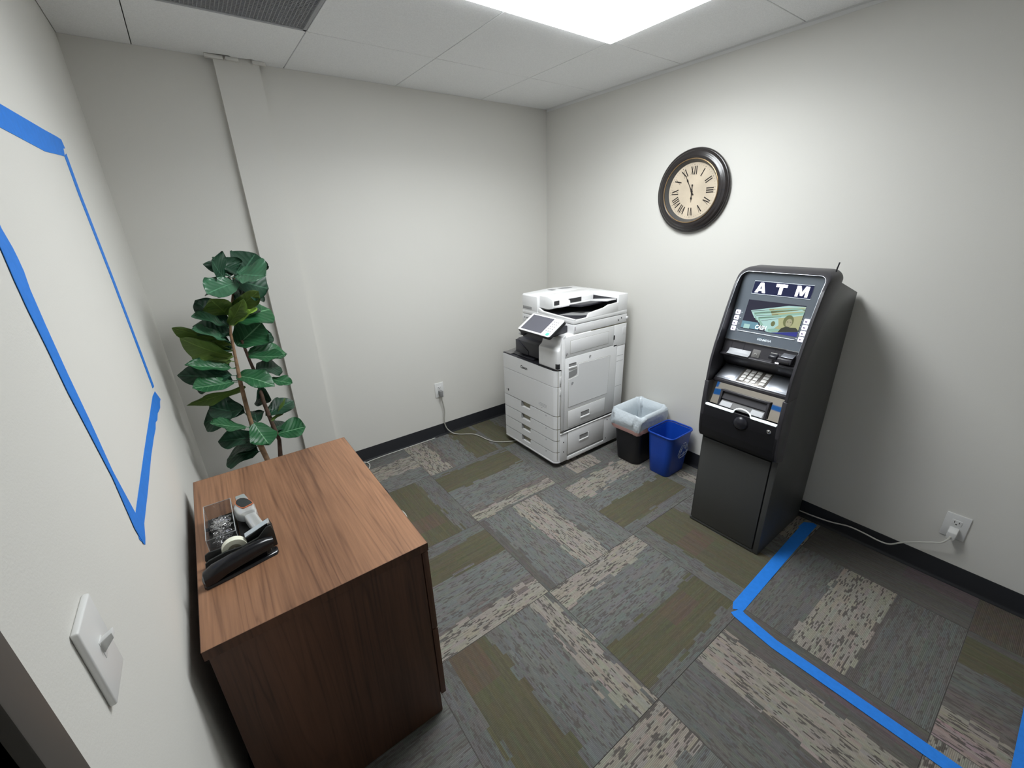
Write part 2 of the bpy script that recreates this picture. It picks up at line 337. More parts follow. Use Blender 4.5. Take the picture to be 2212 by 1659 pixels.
# baseboards: flat vinyl cove base with a small toe
def baseboard(name, p0, p1, inward):
    d = Vector(p1)-Vector(p0); n = Vector(inward)
    prof = [(0, 0), (.013, 0), (.0125, .003), (.0085, .007), (.0042, .016), (.0038, .098), (.0025, .1005), (0, .1005)]
    pts = [Vector(p0)+n*a+Vector((0, 0, b)) for a, b in prof]
    return struct(put(name, MB().prism(pts, d), M_base, ang=50))
baseboard('baseboard_back', (XL, 0, 0), (-2.126, 0, 0), (0, -1, 0))
baseboard('baseboard_back_right', (-1.930, 0, 0), (0, 0, 0), (0, -1, 0))
baseboard('baseboard_right', (0, YF, 0), (0, 0, 0), (-1, 0, 0))
baseboard('baseboard_left', (XL, DY0+.05, 0), (XL, 0, 0), (1, 0, 0))
baseboard('baseboard_front', (XL, YF, 0), (0, YF, 0), (0, 1, 0))

# ------------------------------------------------------------------ carpet tiles on the slab
floor = struct(put('floor', MB().box(XL-T_, T_, YF-T_, T_, -.06, -.0062), M_slab, loc=(0, 0, 0)))
G = (.148, .148, .140); C = (.290, .266, .230); O = (.116, .109, .072); D = (.126, .119, .111); P = (.166, .147, .137); B_ = (.115, .098, .080); L_ = (.168, .171, .163)
AL = {G: .75, C: .95, O: .22, D: .6, P: .85, B_: .3, L_: .8}
XS = [0, -.255, -.862, -1.470, -2.078, XL]; YS = [0, -.487, -1.095, -1.703, -2.295, -2.90, YF]
# per tile: grain axis and its bands across the grain; x tiles run from low x, y tiles run from high y (away from the back wall)
BND = {
 (0, 0): ('y', [(1, G)]), (0, 1): ('x', [(.4, C), (1, G)]), (0, 2): ('y', [(.3, G), (.6, C), (1, G)]), (0, 3): ('x', [(.5, G), (1, C)]), (0, 4): ('y', [(.3, D), (1, D)]), (0, 5): ('x', [(1, B_)]),
 (1, 0): ('y', [(.3, O), (.55, G), (1, G)]), (1, 1): ('y', [(.3, G), (.7, C), (1, G)]), (1, 2): ('x', [(.10, G), (.36, C), (.58, L_), (.90, O), (1, G)]), (1, 3): ('y', [(.17, G), (.62, O), (.72, G), (1, L_)]),
 (1, 4): ('x', [(.06, G), (.30, G), (.62, C), (.66, D), (1, G)]), (1, 5): ('y', [(.22, C), (.38, P), (.66, G), (.93, O), (1, D)]),
 (2, 0): ('y', [(.26, C), (.34, P), (.62, L_), (.95, O), (1, G)]), (2, 1): ('x', [(.08, G), (.40, O), (.80, L_), (.86, P), (.99, C), (1, G)]), (2, 2): ('y', [(.08, D), (.40, L_), (.68, C), (.70, D), (1, L_)]),
 (2, 3): ('x', [(.19, C), (.55, L_), (.60, G), (.92, O), (1, G)]), (2, 4): ('y', [(.36, G), (.40, D), (.72, C), (.93, D), (1, D)]), (2, 5): ('x', [(.3, C), (1, G)]),
 (3, 0): ('x', [(.30, G), (.68, C), (1, L_)]), (3, 1): ('y', [(.38, L_), (.44, G), (.82, O), (1, G)]), (3, 2): ('x', [(.12, G), (.42, O), (.80, L_), (.84, P), (1, C)]),
 (3, 3): ('y', [(.13, G), (.44, O), (.50, G), (.80, L_), (.97, C), (1, G)]), (3, 4): ('x', [(.25, C), (1, L_)]), (3, 5): ('y', [(.5, G), (1, O)]),
 (4, 0): ('y', [(1, G)]), (4, 1): ('x', [(1, G)]), (4, 2): ('y', [(1, G)]), (4, 3): ('x', [(.5, G), (1, L_)]), (4, 4): ('y', [(1, G)]), (4, 5): ('x', [(1, G)])}
REDS = {(3, 3): [(0., .3, .14, .34)], (2, 3): [(.55, .75, .62, .78)], (3, 2): [(.05, .3, .14, .34)], (3, 1): [(.6, .8, .5, .75)], (1, 3): [(.3, .5, .2, .5)], (2, 4): [(.5, .95, .80, .95)], (1, 5): [(0., .3, .0, .12)], (0, 4): [(.6, 1, .6, 1)]}
for (ci, ri), (ax, bands) in BND.items():
    x1, x0 = XS[ci]-.0003, XS[ci+1]+.0003; y1, y0 = YS[ri]-.0003, YS[ri+1]+.0003
    if ax == 'x': cross = y1-y0; along = x1-x0
    else: cross = x1-x0; along = y1-y0
    nc, na = 46, 10; rnd = random.Random(ci*17+ri*5)
    def colour_at(t, a):
        tt = min(.999, max(0, t+rnd.gauss(0, .017)))
        for e, c in bands:
            if tt < e: break
        al = AL[c]; c = tuple(v*rnd.uniform(.94, 1.05) for v in c)
        for a0, a1, t0, t1 in REDS.get((ci, ri), []):
            if a0 <= a <= a1 and t0 <= t <= t1: c = (c[0]*1.08+.004, c[1]*.93, c[2]*1.06)
        return (*c, al)
    vs = []; fs = []; cols = []; uvs = []
    b = .0012; zt = 0.; zb = -.0045
    grid = [[None]*(na+1) for _ in range(nc+1)]
    for i in range(nc+1):
        for k in range(na+1):
            t, a = i/nc, k/na
            if ax == 'x': p = (x0+b+(x1-x0-2*b)*a, y1-b-(y1-y0-2*b)*t)
            else: p = (x0+b+(x1-x0-2*b)*t, y1-b-(y1-y0-2*b)*a)
            grid[i][k] = len(vs); vs.append((*p, zt))
    sx, sy = ci*7.31+ri*1.7, ci*3.9+ri*11.3
    uvf = (lambda p: (p[0]+sx, p[1]+sy)) if ax == 'x' else (lambda p: (p[1]+sx, p[0]+sy))
    for i in range(nc):
        for k in range(na):
            fs.append((grid[i][k], grid[i][k+1], grid[i+1][k+1], grid[i+1][k])); cols.append(colour_at((i+.5)/nc, (k+.5)/na))
    ring = [(x0+b, y0+b), (x1-b, y0+b), (x1-b, y1-b), (x0+b, y1-b)]; out = [(x0, y0), (x1, y0), (x1, y1), (x0, y1)]
    n0 = len(vs); vs += [(*p, zt-.00005) for p in ring]+[(*p, zt-b*.7) for p in out]+[(*p, zb-.0012) for p in out]
    for k in range(4):
        j = (k+1) % 4; fs += [(n0+k, n0+j, n0+4+j, n0+4+k), (n0+4+k, n0+4+j, n0+8+j, n0+8+k)]; cols += [(*D, .4)]*2
    me = bpy.data.meshes.new('carpet_tile'); cx_, cy_ = (x0+x1)/2, (y0+y1)/2
    me.from_pydata([(v[0]-cx_, v[1]-cy_, v[2]) for v in vs], [], fs)
    ca = me.color_attributes.new('band', 'FLOAT_COLOR', 'CORNER'); ul = me.uv_layers.new(name='UVMap')
    for pi_, p in enumerate(me.polygons):
        for li in p.loop_indices:
            ca.data[li].color = cols[pi_]; ul.data[li].uv = uvf(vs[me.loops[li].vertex_index])
    b_ = bmesh.new(); b_.from_mesh(me); bmesh.ops.recalc_face_normals(b_, faces=b_.faces[:])
    if b_.faces[0].normal.z < 0 and False: pass
    b_.to_mesh(me); b_.free()
    if me.polygons[0].normal.z < 0: me.flip_normals()
    me.materials.append(M_carpet)
    o = bpy.data.objects.new('carpet_tile', me); COL.objects.link(o); o.parent = floor; o.location = (cx_, cy_, 0)

# ------------------------------------------------------------------ suspended ceiling
ceil = struct(put('ceiling', MB().box(XL, 0, YF, 0, H+.022, H+.03), M_plenum, loc=(0, 0, H)))
CX = [0, -.5916, -.5916-TS, -.5916-2*TS, -.5916-3*TS, XL]; CY = [0, -.529, -.529-TS, -.529-2*TS, -.529-3*TS, -.529-4*TS, YF]
LT = {(1, 2), (2, 2)}; VT = {(3, 1)}
for i in range(5):
    for j in range(6):
        if (i, j) in LT or (i, j) in VT: continue
        x1, x0 = CX[i]-.0016, CX[i+1]+.0016; y1, y0 = CY[j]-.0016, CY[j+1]+.0016
        if y0 < YF: continue
        if (i, j) == (3, 0):   # tile cut around the chase, with broken corners
            pts = [(x0, y0), (x1, y0), (x1, y1), (-1.905, y1), (-1.912, -.030), (-1.925, -.052), (-1.95, -.048), (-1.965, -.060), (-2.02, -.044), (-2.05, -.046), (-2.062, -.062), (-2.085, -.060), (-2.112, -.056), (-2.152, -.05), (-2.156, y1), (x0, y1)]
        else: pts = [(x0, y0), (x1, y0), (x1, y1), (x0, y1)]
        put('ceiling_tile', MB().prism([(a, b, H+.016) for a, b in pts], (0, 0, -.016), .0016, 1), M_ceil, ceil)
# wall angle: thin painted metal L under the tiles
an = MB(); 
an.box(-.022, 0, YF, 0, H-.0008, H-.0003).box(-.0015, 0, YF, 0, H-.016, H)
struct(put('trim_2', an, M_grid))
an = MB()
for a, b in ((XL, -2.156), (-1.905, 0)): an.box(a, b, -.006, 0, H-.0008, H-.0003)
struct(put('trim_3', an, M_grid))
an = MB()
for a, b in ((-2.160, -2.085), (-2.075, -2.02), (-1.962, -1.905)): an.prism([(a, -.052, H-.0155), (b, -.050, H-.0155), (b+.004, -.036, H-.0155), (a+.003, -.034, H-.0155)], (0, 0, .0150), .001, 1)
struct(put('trim_4', an, M_wall))
# lay-in light, 2 by 4 feet
lt = thing('ceiling_light', (-1.201, -1.443, H), 'large bright rectangular ceiling light panel, the only lamp in the room', 'ceiling light')
x0, x1, y0, y1 = CX[3]+.002, CX[1]-.002, CY[3]+.002, CY[2]-.002
f = MB()
for a in ((x0, x1, y0, y0+.012), (x0, x1, y1-.012, y1), (x0, x0+.012, y0, y1), (x1-.012, x1, y0, y1)): f.box(*a, H-.003, H+.02, .001, 1)
put('light_frame', f, M_lampf, lt)
put('diffuser', MB().box(x0+.012, x1-.012, y0+.012, y1-.012, H-.015, H+.006, .003, 2), M_lamp, lt)
# return-air panel
vt = thing('ceiling_vent', ((CX[3]+CX[4])/2, (CY[1]+CY[2])/2, H), 'square grey air return panel set among the white ceiling tiles', 'vent')
x0, x1, y0, y1 = CX[4]+.002, CX[3]-.002, CY[2]+.002, CY[1]-.002
f = MB()
for a in ((x0, x1, y0, y0+.014), (x0, x1, y1-.014, y1), (x0, x0+.014, y0, y1), (x1-.014, x1, y0, y1)): f.box(*a, H-.001, H+.016, .001, 1)
put('vent_frame', f, M_vent, vt)
co = MB(); n = 44
for k in range(n+1):
    xx = lerp(x0+.014, x1-.014, k/n); co.box(xx-.0012, xx+.0012, y0+.014, y1-.014, H+.002, H+.014)
    yy = lerp(y0+.014, y1-.014, k/n); co.box(x0+.014, x1-.014, yy-.0012, yy+.0012, H+.002, H+.014)
e = put('eggcrate_core', co, M_vent, vt, recalc=False); e['kind'] = 'stuff'
put('vent_back', MB().box(x0+.014, x1-.014, y0+.014, y1-.014, H+.0145, H+.018), mat('vent_cavity', (.24, .24, .25), .8), vt)

# ------------------------------------------------------------------ wall plates
def outlet(name, ax, c, label, w, h, plugm=None):
    """ax 'y': on back wall facing -y ; 'x': on right wall facing -x. c: (along, z)"""
    s, z = c
    def q(a, d, zz): return (s+a, -d, zz) if ax == 'y' else (-d, s-a, zz)   # a to the viewer's right
    def bx(a0, a1, d0, d1, z0, z1, bev=0., seg=2):
        p, r = q(a0, d0, z0), q(a1, d1, z1)
        return MB().box(min(p[0], r[0]), max(p[0], r[0]), min(p[1], r[1]), max(p[1], r[1]), z0, z1, bev, seg)
    o = thing(name, q(0, 0, z), label, 'outlet')
    put('face_plate', bx(-w/2, w/2, 0, .0065, z-h/2, z+h/2, .002), M_white, o)
    for dz in (.0195, -.0195):
        rc = put('receptacle', bx(-.0165, .0165, .0055, .0085, z+dz-.0135, z+dz+.0135, .0012), M_white, o)
        if dz > 0:
            sl = bx(-.0085, -.0062, .0075, .0089, z+dz-.001, z+dz+.008); t2 = bx(.0062, .0085, .0075, .0089, z+dz-.001, z+dz+.007); t3 = bx(-.0028, .0028, .0075, .0089, z+dz-.010, z+dz-.005, .0)
            for t in (t2, t3): sl.add(t.v, t.f)
            put('slots', sl, M_slot, rc)
    put('screw', MB().lathe([(.003, 0), (.003, .001)], q(0, .0065, z), 'x' if ax == 'x' else 'y', 12), M_white, o)
    return q, bx
q, bx = outlet('wall_outlet', 'y', (-1.116, .394), 'white duplex wall outlet with a dark grey plug, left of the copier', .074, .118)
q2, bx2 = outlet('wall_outlet', 'x', (-2.748, .290), 'wide white wall outlet with a white plug, to the right of the cash machine', .078, .118)
bpy.data.objects['wall_outlet.001']['label'] = 'wide white wall outlet with a white plug, right of the cash machine'

def cable(name, pts, r, m, label, sub=8):
    P_ = [Vector(p) for p in pts]; out = []
    for i in range(len(P_)-1):
        p0 = P_[max(i-1, 0)]; p1 = P_[i]; p2 = P_[i+1]; p3 = P_[min(i+2, len(P_)-1)]
        for k in range(sub):
            t = k/sub; out.append(.5*((2*p1)+(p2-p0)*t+(2*p0-5*p1+4*p2-p3)*t*t+(3*p1-p0-3*p2+p3)*t**3))
    out.append(P_[-1]); return out
c1 = thing('power_cord', (-1.10, -.03, 0), 'grey power cord drooping from the outlet to the copier across the carpet', 'cord')
put('cord', MB().tube(cable('', [(-1.116, -.036, .345), (-1.114, -.030, .318), (-1.103, -.026, .262), (-1.098, -.024, .205), (-1.106, -.022, .15), (-1.106, -.024, .10), (-1.092, -.032, .055), (-1.06, -.055, .018), (-1.02, -.088, .006), (-.965, -.130, .0055), (-.925, -.170, .0055), (-.905, -.235, .0055), (-.895, -.300, .0055), (-.868, -.372, .0055), (-.82, -.42, .0055), (-.755, -.46, .006), (-.66, -.50, .008)], 0, None, ''), .0042, 10), M_cordg, c1)
b = MB().prism([(-1.116-.014, -.009, .394), (-1.116+.014, -.009, .394), (-1.116+.010, -.009, .345), (-1.116-.010, -.009, .345)], (0, -.034, 0), .004)
put('plug', b, M_plugg, c1)
c2 = thing('power_cord', (-.04, -2.5, .03), 'white power cord running from behind the cash machine along the baseboard', 'cord')
put('cord', MB().tube(cable('', [(-.0095, -2.10, .030), (-.0095, -2.18, .032), (-.022, -2.215, .042), (-.034, -2.251, .052), (-.033, -2.33, .062), (-.032, -2.406, .082), (-.031, -2.468, .082), (-.031, -2.531, .076), (-.032, -2.573, .083), (-.034, -2.606, .115), (-.037, -2.640, .145), (-.044, -2.700, .190), (-.052, -2.728, .212), (-.052, -2.742, .236), (-.046, -2.748, .256)], 0, None, ''), .0036, 10), M_cordw, c2)
b = MB().prism([(-.009, -2.748+.016, .289), (-.009, -2.748-.016, .289), (-.009, -2.748-.014, .250), (-.009, -2.748+.014, .250)], (-.036, 0, -.012), .005)
put('plug', b, M_white, c2)
c3 = thing('power_cord', (-1.7, -.1, 0), 'thin white cable lying along the back baseboard and curling behind the wooden cabinet', 'cord')
put('cord', MB().tube(cable('', [(-1.20, -.017, .004), (-1.45, -.019, .004), (-1.66, -.021, .004), (-1.76, -.030, .004), (-1.84, -.05, .004)], 0, None, ''), .0026, 8), M_cordw, c3)
put('cord', MB().tube(cable('', [(-1.86, -.012, .010), (-1.79, -.018, .011), (-1.755, -.055, .008), (-1.765, -.11, .004), (-1.83, -.19, .004), (-1.92, -.35, .004), (-1.90, -.55, .004), (-1.81, -.66, .004), (-1.775, -.73, .004), (-1.785, -.82, .004), (-1.84, -.93, .004), (-1.95, -1.0, .004), (-2.06, -1.06, .02)], 0, None, ''), .0034, 8), M_cordw, c3)

# light switch on the left wall
sw = thing('light_switch', (XL, -2.163, 1.10), 'white toggle light switch plate on the left wall below the blue tape', 'switch')
put('switch_plate', MB().box(XL, XL+.0082, -2.203, -2.126, 1.038, 1.166, .0028, 3), M_white, sw)
put('toggle', MB().prism([(XL+.006, -2.169, 1.092), (XL+.006, -2.169, 1.112), (XL+.022, -2.1675, 1.121), (XL+.022, -2.1675, 1.112)], (0, .012, 0), .001), M_white, sw)
put('toggle_collar', MB().box(XL+.006, XL+.009, -2.171, -2.155, 1.088, 1.116, .001), M_white, sw)
for zz in (1.072, 1.131):
    s_ = MB()
    for k in range(1): s_.prism([(XL+.0068, -2.163+.0032*math.cos(a*PI/6), zz+.0032*math.sin(a*PI/6)) for a in range(12)], (.0012, 0, 0))
    put('screw', s_, M_white, sw)

# ------------------------------------------------------------------ painter's tape
def ribbon(name, pts, label, nrm, m=M_tape):
    mb = MB().prism(pts, nrm); return tag(put(name, mb, m), label, 'tape', 'strips of blue painter\'s tape')
def walltape(pts, label): return ribbon('tape_strip', [(XL+.0003, y, z) for y, z in pts], label, (.0007, 0, 0))
walltape([(-2.32, 1.792), (-1.54, 1.795), (-1.2, 1.800), (-.997, 1.817), (-.93, 1.822), (-.905, 1.846), (-.872, 1.850), (-.884, 1.872), (-.95, 1.870), (-1.1, 1.862), (-1.467, 1.846), (-2.32, 1.842)], 'blue tape strip across the top of the taped outline on the left wall')
walltape([(-.935, 1.822), (-.94, 1.72), (-.905, 1.47), (-.89, 1.2), (-.886, 1.082), (-.835, 1.074), (-.838, 1.2), (-.855, 1.47), (-.888, 1.72), (-.885, 1.835)], 'narrow vertical blue tape strip on the left wall nearest the plant')
walltape([(-1.788, 1.022), (-1.765, .992), (-1.745, .996), (-1.708, 1.010), (-1.56, 1.013), (-1.367, 1.021), (-1.22, 1.020), (-1.134, 1.016), (-1.09, 1.022), (-1.04, 1.012), (-.98, 1.016), (-.93, 1.008), (-.88, 1.002), (-.83, 1.010), (-.79, 1.008), (-.86, 1.062), (-.95, 1.072), (-1.441, 1.064), (-1.738, 1.056), (-1.77, 1.05)], 'ragged edged blue tape strip along the bottom of the taped outline on the left wall')
lt4 = walltape([(-1.800, 1.80), (-1.797, 1.70)] + [(-1.793, 1.62), (-1.78, 1.592), (-1.777, 1.575), (-1.776, 1.556), (-1.785, 1.527), (-1.786, 1.468), (-1.783, 1.38), (-1.774, 1.285), (-1.77, 1.177), (-1.741, 1.056)] + [(-1.745,1.01),(-1.775,.999)] + [(-1.79, 1.051), (-1.788, 1.171), (-1.807, 1.271), (-1.824, 1.359), (-1.83, 1.443), (-1.838, 1.502), (-1.839, 1.546), (-1.836, 1.59)] + [(-1.85,1.70),(-1.85,1.80)], 'wavy vertical blue tape strip on the left wall nearest the light switch')
lt4.location.x += .0008
def floortape(pts, label):
    return ribbon('tape_strip', [(x, y, .0012) for x, y in pts], label, (0, 0, .0009))
floortape([(-.115, -2.222), (-.05, -2.226), (-.02, -2.262), (-.028, -2.281), (-.45, -2.290), (-.868, -2.302), (-.905, -2.298), (-.886, -2.286), (-.902, -2.268), (-.868, -2.252), (-.45, -2.238), (-.115, -2.228)], 'blue tape strip on the carpet running out from beside the cash machine')
t2 = floortape([(-.905, -2.280), (-.925, -2.272), (-.935, -2.29), (-.958, -2.45), (-.957, -2.70), (-.958, -3.0), (-.96, -3.12), (-.912, -3.12), (-.909, -3.0), (-.908, -2.70), (-.909, -2.45), (-.885, -2.31), (-.872, -2.29)], 'long blue tape strip across the carpet parallel to the right wall')
t3 = floortape([(-.95, -3.068), (-.53, -3.070), (-.06, -3.070), (-.06, -3.119), (-.95, -3.119)], 'short piece of blue tape on the carpet at the lower right edge of the picture')
t3.location.z += .0020; t2.location.z += .0010
# ================================================================== WOODEN CABINET
CB = dict(x0=-2.628, x1=-2.080, y0=-1.862, y1=-1.027, z=.740)
cab = thing('file_cabinet', (-2.35, -1.445, 0), 'low walnut laminate lateral file cabinet against the left wall', 'cabinet')
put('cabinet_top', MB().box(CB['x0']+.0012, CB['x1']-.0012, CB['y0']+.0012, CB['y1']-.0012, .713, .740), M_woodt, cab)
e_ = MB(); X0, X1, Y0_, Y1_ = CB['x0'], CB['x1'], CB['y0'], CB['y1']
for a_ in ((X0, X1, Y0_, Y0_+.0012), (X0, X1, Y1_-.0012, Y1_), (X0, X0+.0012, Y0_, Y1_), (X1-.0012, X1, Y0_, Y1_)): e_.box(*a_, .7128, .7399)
put('shaded_edge_band', e_, M_wood_shade, cab)  # top's own edge, given the darker wood to paint in its shade
put('side_panel', MB().box(CB['x0']+.008, CB['x1']-.021, CB['y0']+.006, CB['y0']+.024, 0.004, .712, .001), M_wood_shade, cab)
put('side_panel', MB().box(CB['x0']+.008, CB['x1']-.021, CB['y1']-.024, CB['y1']-.006, 0.004, .712, .001), M_wood_shade, cab)
put('back_panel', MB().box(CB['x0']+.008, CB['x0']+.020, CB['y0']+.025, CB['y1']-.025, 0.004, .712), M_wood_shade, cab)
put('kick_board', MB().box(CB['x1']-.055, CB['x1']-.040, CB['y0']+.025, CB['y1']-.025, 0.004, .085), M_wood_shade, cab)
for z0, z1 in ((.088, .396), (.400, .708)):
    d = put('drawer', MB().box(CB['x1']-.019, CB['x1']-.001, CB['y0']+.003, CB['y1']-.003, z0, z1, .001).box(CB['x0']+.03, CB['x1']-.02, CB['y0']+.03, CB['y1']-.03, z0+.01, z1-.03), M_wood_shade, cab)
    yc = (CB['y0']+CB['y1'])/2; zc = z1-.032
    put('handle', MB().tube([(CB['x1']-.002, yc-.038, zc), (CB['x1']+.014, yc-.036, zc), (CB['x1']+.023, yc-.026, zc), (CB['x1']+.026, yc, zc), (CB['x1']+.023, yc+.026, zc), (CB['x1']+.014, yc+.036, zc), (CB['x1']-.002, yc+.038, zc)], .0050, 8), M_blk, d)
for fx in (CB['x0']+.06, CB['x1']-.075):
    for fy in (CB['y0']+.05, CB['y1']-.05): put('glide', MB().lathe([(.014, 0), (.014, .006), (.006, .008), (.006, .014)], (fx, fy, 0.0003), 'z', 14), M_blk, cab)

# ================================================================== DESK THINGS (on the cabinet, z = .740)
Z = .7402
# --- clear tray of paper clips
tr = thing('paperclip_tray', (-2.553, -1.43, Z), 'clear plastic tray full of silver paper clips on the wooden cabinet', 'tray')
a = MB(); tx0, tx1, ty0, ty1, tz = -2.592, -2.520, -1.528, -1.335, .797
def twall(mb, x0, x1, y0, y1, z0, z1): mb.box(x0, x1, y0, y1, z0, z1)
twall(a, tx0, tx0+.002, ty0, ty1, Z+.004, tz); twall(a, tx1-.002, tx1, ty0, ty1, Z+.004, tz); twall(a, tx0+.002, tx1-.002, ty0, ty0+.002, Z+.004, tz); twall(a, tx0+.002, tx1-.002, ty1-.002, ty1, Z+.004, tz)
put('tray_walls', a, M_clear, tr)
put('tray_base', MB().box(tx0-.001, tx1+.001, ty0-.001, ty1+.001, Z, Z+.005, .001), M_blk, tr)
rim = MB(); rr = .0011
rim.tube([(tx0, ty0, tz), (tx1, ty0, tz), (tx1, ty1, tz), (tx0, ty1, tz)], rr, 6, True)
for p in ((tx0, ty0), (tx1, ty0), (tx1, ty1), (tx0, ty1)): rim.tube([(*p, Z+.004), (*p, tz)], .0008, 6)
put('tray_rim', rim, M_cleare, tr)
put('hinge_peg', MB().lathe([(.0055, 0), (.0055, .008), (.003, .012)], (tx0+.002, -1.40, .752), 'x', 14), M_blk, tr)
# each clip a thing of its own, in one group
def clip_mesh():
    pts = []; L1, L2, w1, w2 = .016, .012, .0046, .0034
    def arc(cx, cy, r, a0, a1, n=5):
        for k in range(n+1):
            a_ = lerp(a0, a1, k/n); pts.append((cx+r*math.cos(a_), cy+r*math.sin(a_), 0))
    pts.append((-L2*.6, w2, 0)); pts.append((L1*.8, w2, 0)); arc(L1*.8, 0, w2, PI/2, -PI/2); pts.append((-L1*.7, -w2, 0)); arc(-L1*.7, .0005, w2+.0005, -PI/2, -3*PI/2); pts.append((L2*.5, .0038, 0)); arc(L2*.5, .001, w2, PI/2, -PI/2); pts.append((-L2*.4, -.0018, 0))
    mb = MB().tube(pts, .0008, 5); me = bpy.data.meshes.new('paper_clip'); me.from_pydata(mb.v, [], mb.f); me.update(); finish(me, M_clip); return me
cm_ = clip_mesh(); rnd = random.Random(3)
for k in range(110):
    o = bpy.data.objects.new('paper_clip', cm_); COL.objects.link(o)
    x = rnd.uniform(tx0+.022, tx1-.018) if k > 12 else rnd.uniform(tx0+.022, tx1-.019); y = rnd.gauss(-1.44, .042); y = max(ty0+.020, min(ty1-.03, y))
    hz = .004+.034*max(0, 1-abs(y+1.435)/.085)*rnd.random()
    o.location = (x, y, Z+.006+hz); o.rotation_euler = (rnd.uniform(-.35, .35), rnd.uniform(-.3, .3), rnd.uniform(0, PI))
    tag(o, 'small silver paper clip in the clear tray', 'paper clip', 'paper clips in the clear tray')
# --- silver stapler with dark pad, pointing at the camera
st = thing('silver_stapler', (-2.485, -1.42, Z), 'silver stapler with a dark oval pad outlined in orange, beside the paper clips', 'stapler')
b = MB().prism([(-2.517, -1.350, Z), (-2.468, -1.345, Z), (-2.446, -1.53, Z), (-2.515, -1.545, Z)], (0, 0, .012), .003)
put('stapler_base', b, M_blk2, st)
b = MB().prism([(-2.506, -1.36, Z+.012), (-2.474, -1.36, Z+.012), (-2.453, -1.52, Z+.012), (-2.484, -1.53, Z+.012)], (0, 0, .020), .002)
put('magazine', b, M_blk, st)
# lofted top handle: stations along its length (y), centre x, half width, height
def loft(stations, n=10):
    vs = []; 
    for (x, y, hw, z0, z1) in stations:
        for k in range(n+1):
            a_ = PI*k/n; c_ = math.cos(a_); s_ = math.sin(a_)
            vs.append((x+hw*(abs(c_)**.6)*(1 if c_ >= 0 else -1), y, z0+(z1-z0)*(s_**.5)))
    m_ = n+1; fs = []
    for i in range(len(stations)-1):
        for k in range(n): fs.append((i*m_+k, i*m_+k+1, (i+1)*m_+k+1, (i+1)*m_+k))
        fs.append((i*m_+n, i*m_, (i+1)*m_, (i+1)*m_+n))
    fs += [tuple(range(m_)), tuple((len(stations)-1)*m_+k for k in range(m_))]
    return MB().add(vs, fs)
put('stapler_tail', MB().prism([(-2.507, -1.328, .764), (-2.481, -1.326, .764), (-2.472, -1.368, .764), (-2.505, -1.374, .764)], (0, 0, .030), .003), M_frost, st)
put('stapler_handle', loft([(-2.491, -1.368, .018, .772, .796), (-2.491, -1.385, .027, .770, .802), (-2.489, -1.41, .030, .770, .805), (-2.486, -1.437, .028, .770, .803), (-2.482, -1.452, .024, .772, .800), (-2.478, -1.458, .018, .770, .792), (-2.470, -1.50, .018, .768, .788), (-2.462, -1.532, .018, .764, .782)]), M_silv, st, 35)
def padpoly(z, s):
    P_ = [(-2.508, -1.385), (-2.502, -1.374), (-2.492, -1.371), (-2.482, -1.378), (-2.473, -1.392), (-2.465, -1.412), (-2.462, -1.428), (-2.486, -1.437), (-2.494, -1.434), (-2.503, -1.416), (-2.509, -1.398)]
    c_ = (-2.486, -1.405); return [(c_[0]+(x-c_[0])*s, c_[1]+(y-c_[1])*s, z) for x, y in P_]
put('pad_ring', MB().prism(padpoly(.8035, 1.0), (0, 0, .003), .0006), M_orng, st)
put('thumb_pad', MB().prism(padpoly(.8040, .93), (0, 0, .0036), .0012), M_pad, st)
# --- tape dispenser
td = thing('tape_dispenser', (-2.51, -1.585, Z), 'black desk tape dispenser holding a cream roll, between the paper clips and the black stapler', 'tape dispenser')
def dpt(t, w, z):   # t along the dispenser 0 (wall end) .. 1 (cutter end); w across
    x = lerp(-2.600, -2.436, t); y = lerp(-1.588, -1.570, t)+w; return (x, y, z)
pr = [(0., .745), (-.02, .765), (.0, .782), (.06, .786), (.30, .782), (.55, .778), (.78, .790), (.93, .812), (1.0, .812), (1.03, .79), (1.03, .7405), (.10, .7405)]
for w in (-.022, .016):
    put('side_wall', MB().prism([dpt(t, w, z+(.013*max(0, 1-abs(t-.4)/.35) if w < 0 and z > .76 else 0)) for t, z in pr], (0, .006, 0), .002), M_blk2, td)
put('dispenser_base', MB().prism([dpt(t, -.021, z) for t, z in [(0.02, .7405), (.0, .765), (.12, .760), (.5, .752), (.80, .765), (.95, .800), (1.02, .800), (1.02, .7405)]], (0, .042, 0), .002), M_blk, td)
wc = dpt(.42, 0, .778)
def wheel(r0, r1, hw, m, name):
    return put(name, MB().lathe([(r0, -hw), (r1, -hw), (r1, hw), (r0, hw), (r0, -hw)], wc, 'y', 40, cap=False), m, td, 40)
wheel(.0165, .0305, .0095, M_roll, 'tape_roll'); wheel(.006, .0163, .0088, M_core, 'core')
put('cutter_arm', MB().prism([dpt(.60, -.010, .8005), dpt(.96, -.010, .8165), dpt(.96, .010, .8165), dpt(.60, .010, .8005)], (0, 0, .0012)), M_ribb, td)
put('cutter', MB().prism([dpt(.955, -.012, .810), dpt(1.0, -.012, .812), dpt(1.0, .012, .812), dpt(.955, .012, .810)], (0, 0, .007), .0012), M_silv, td)
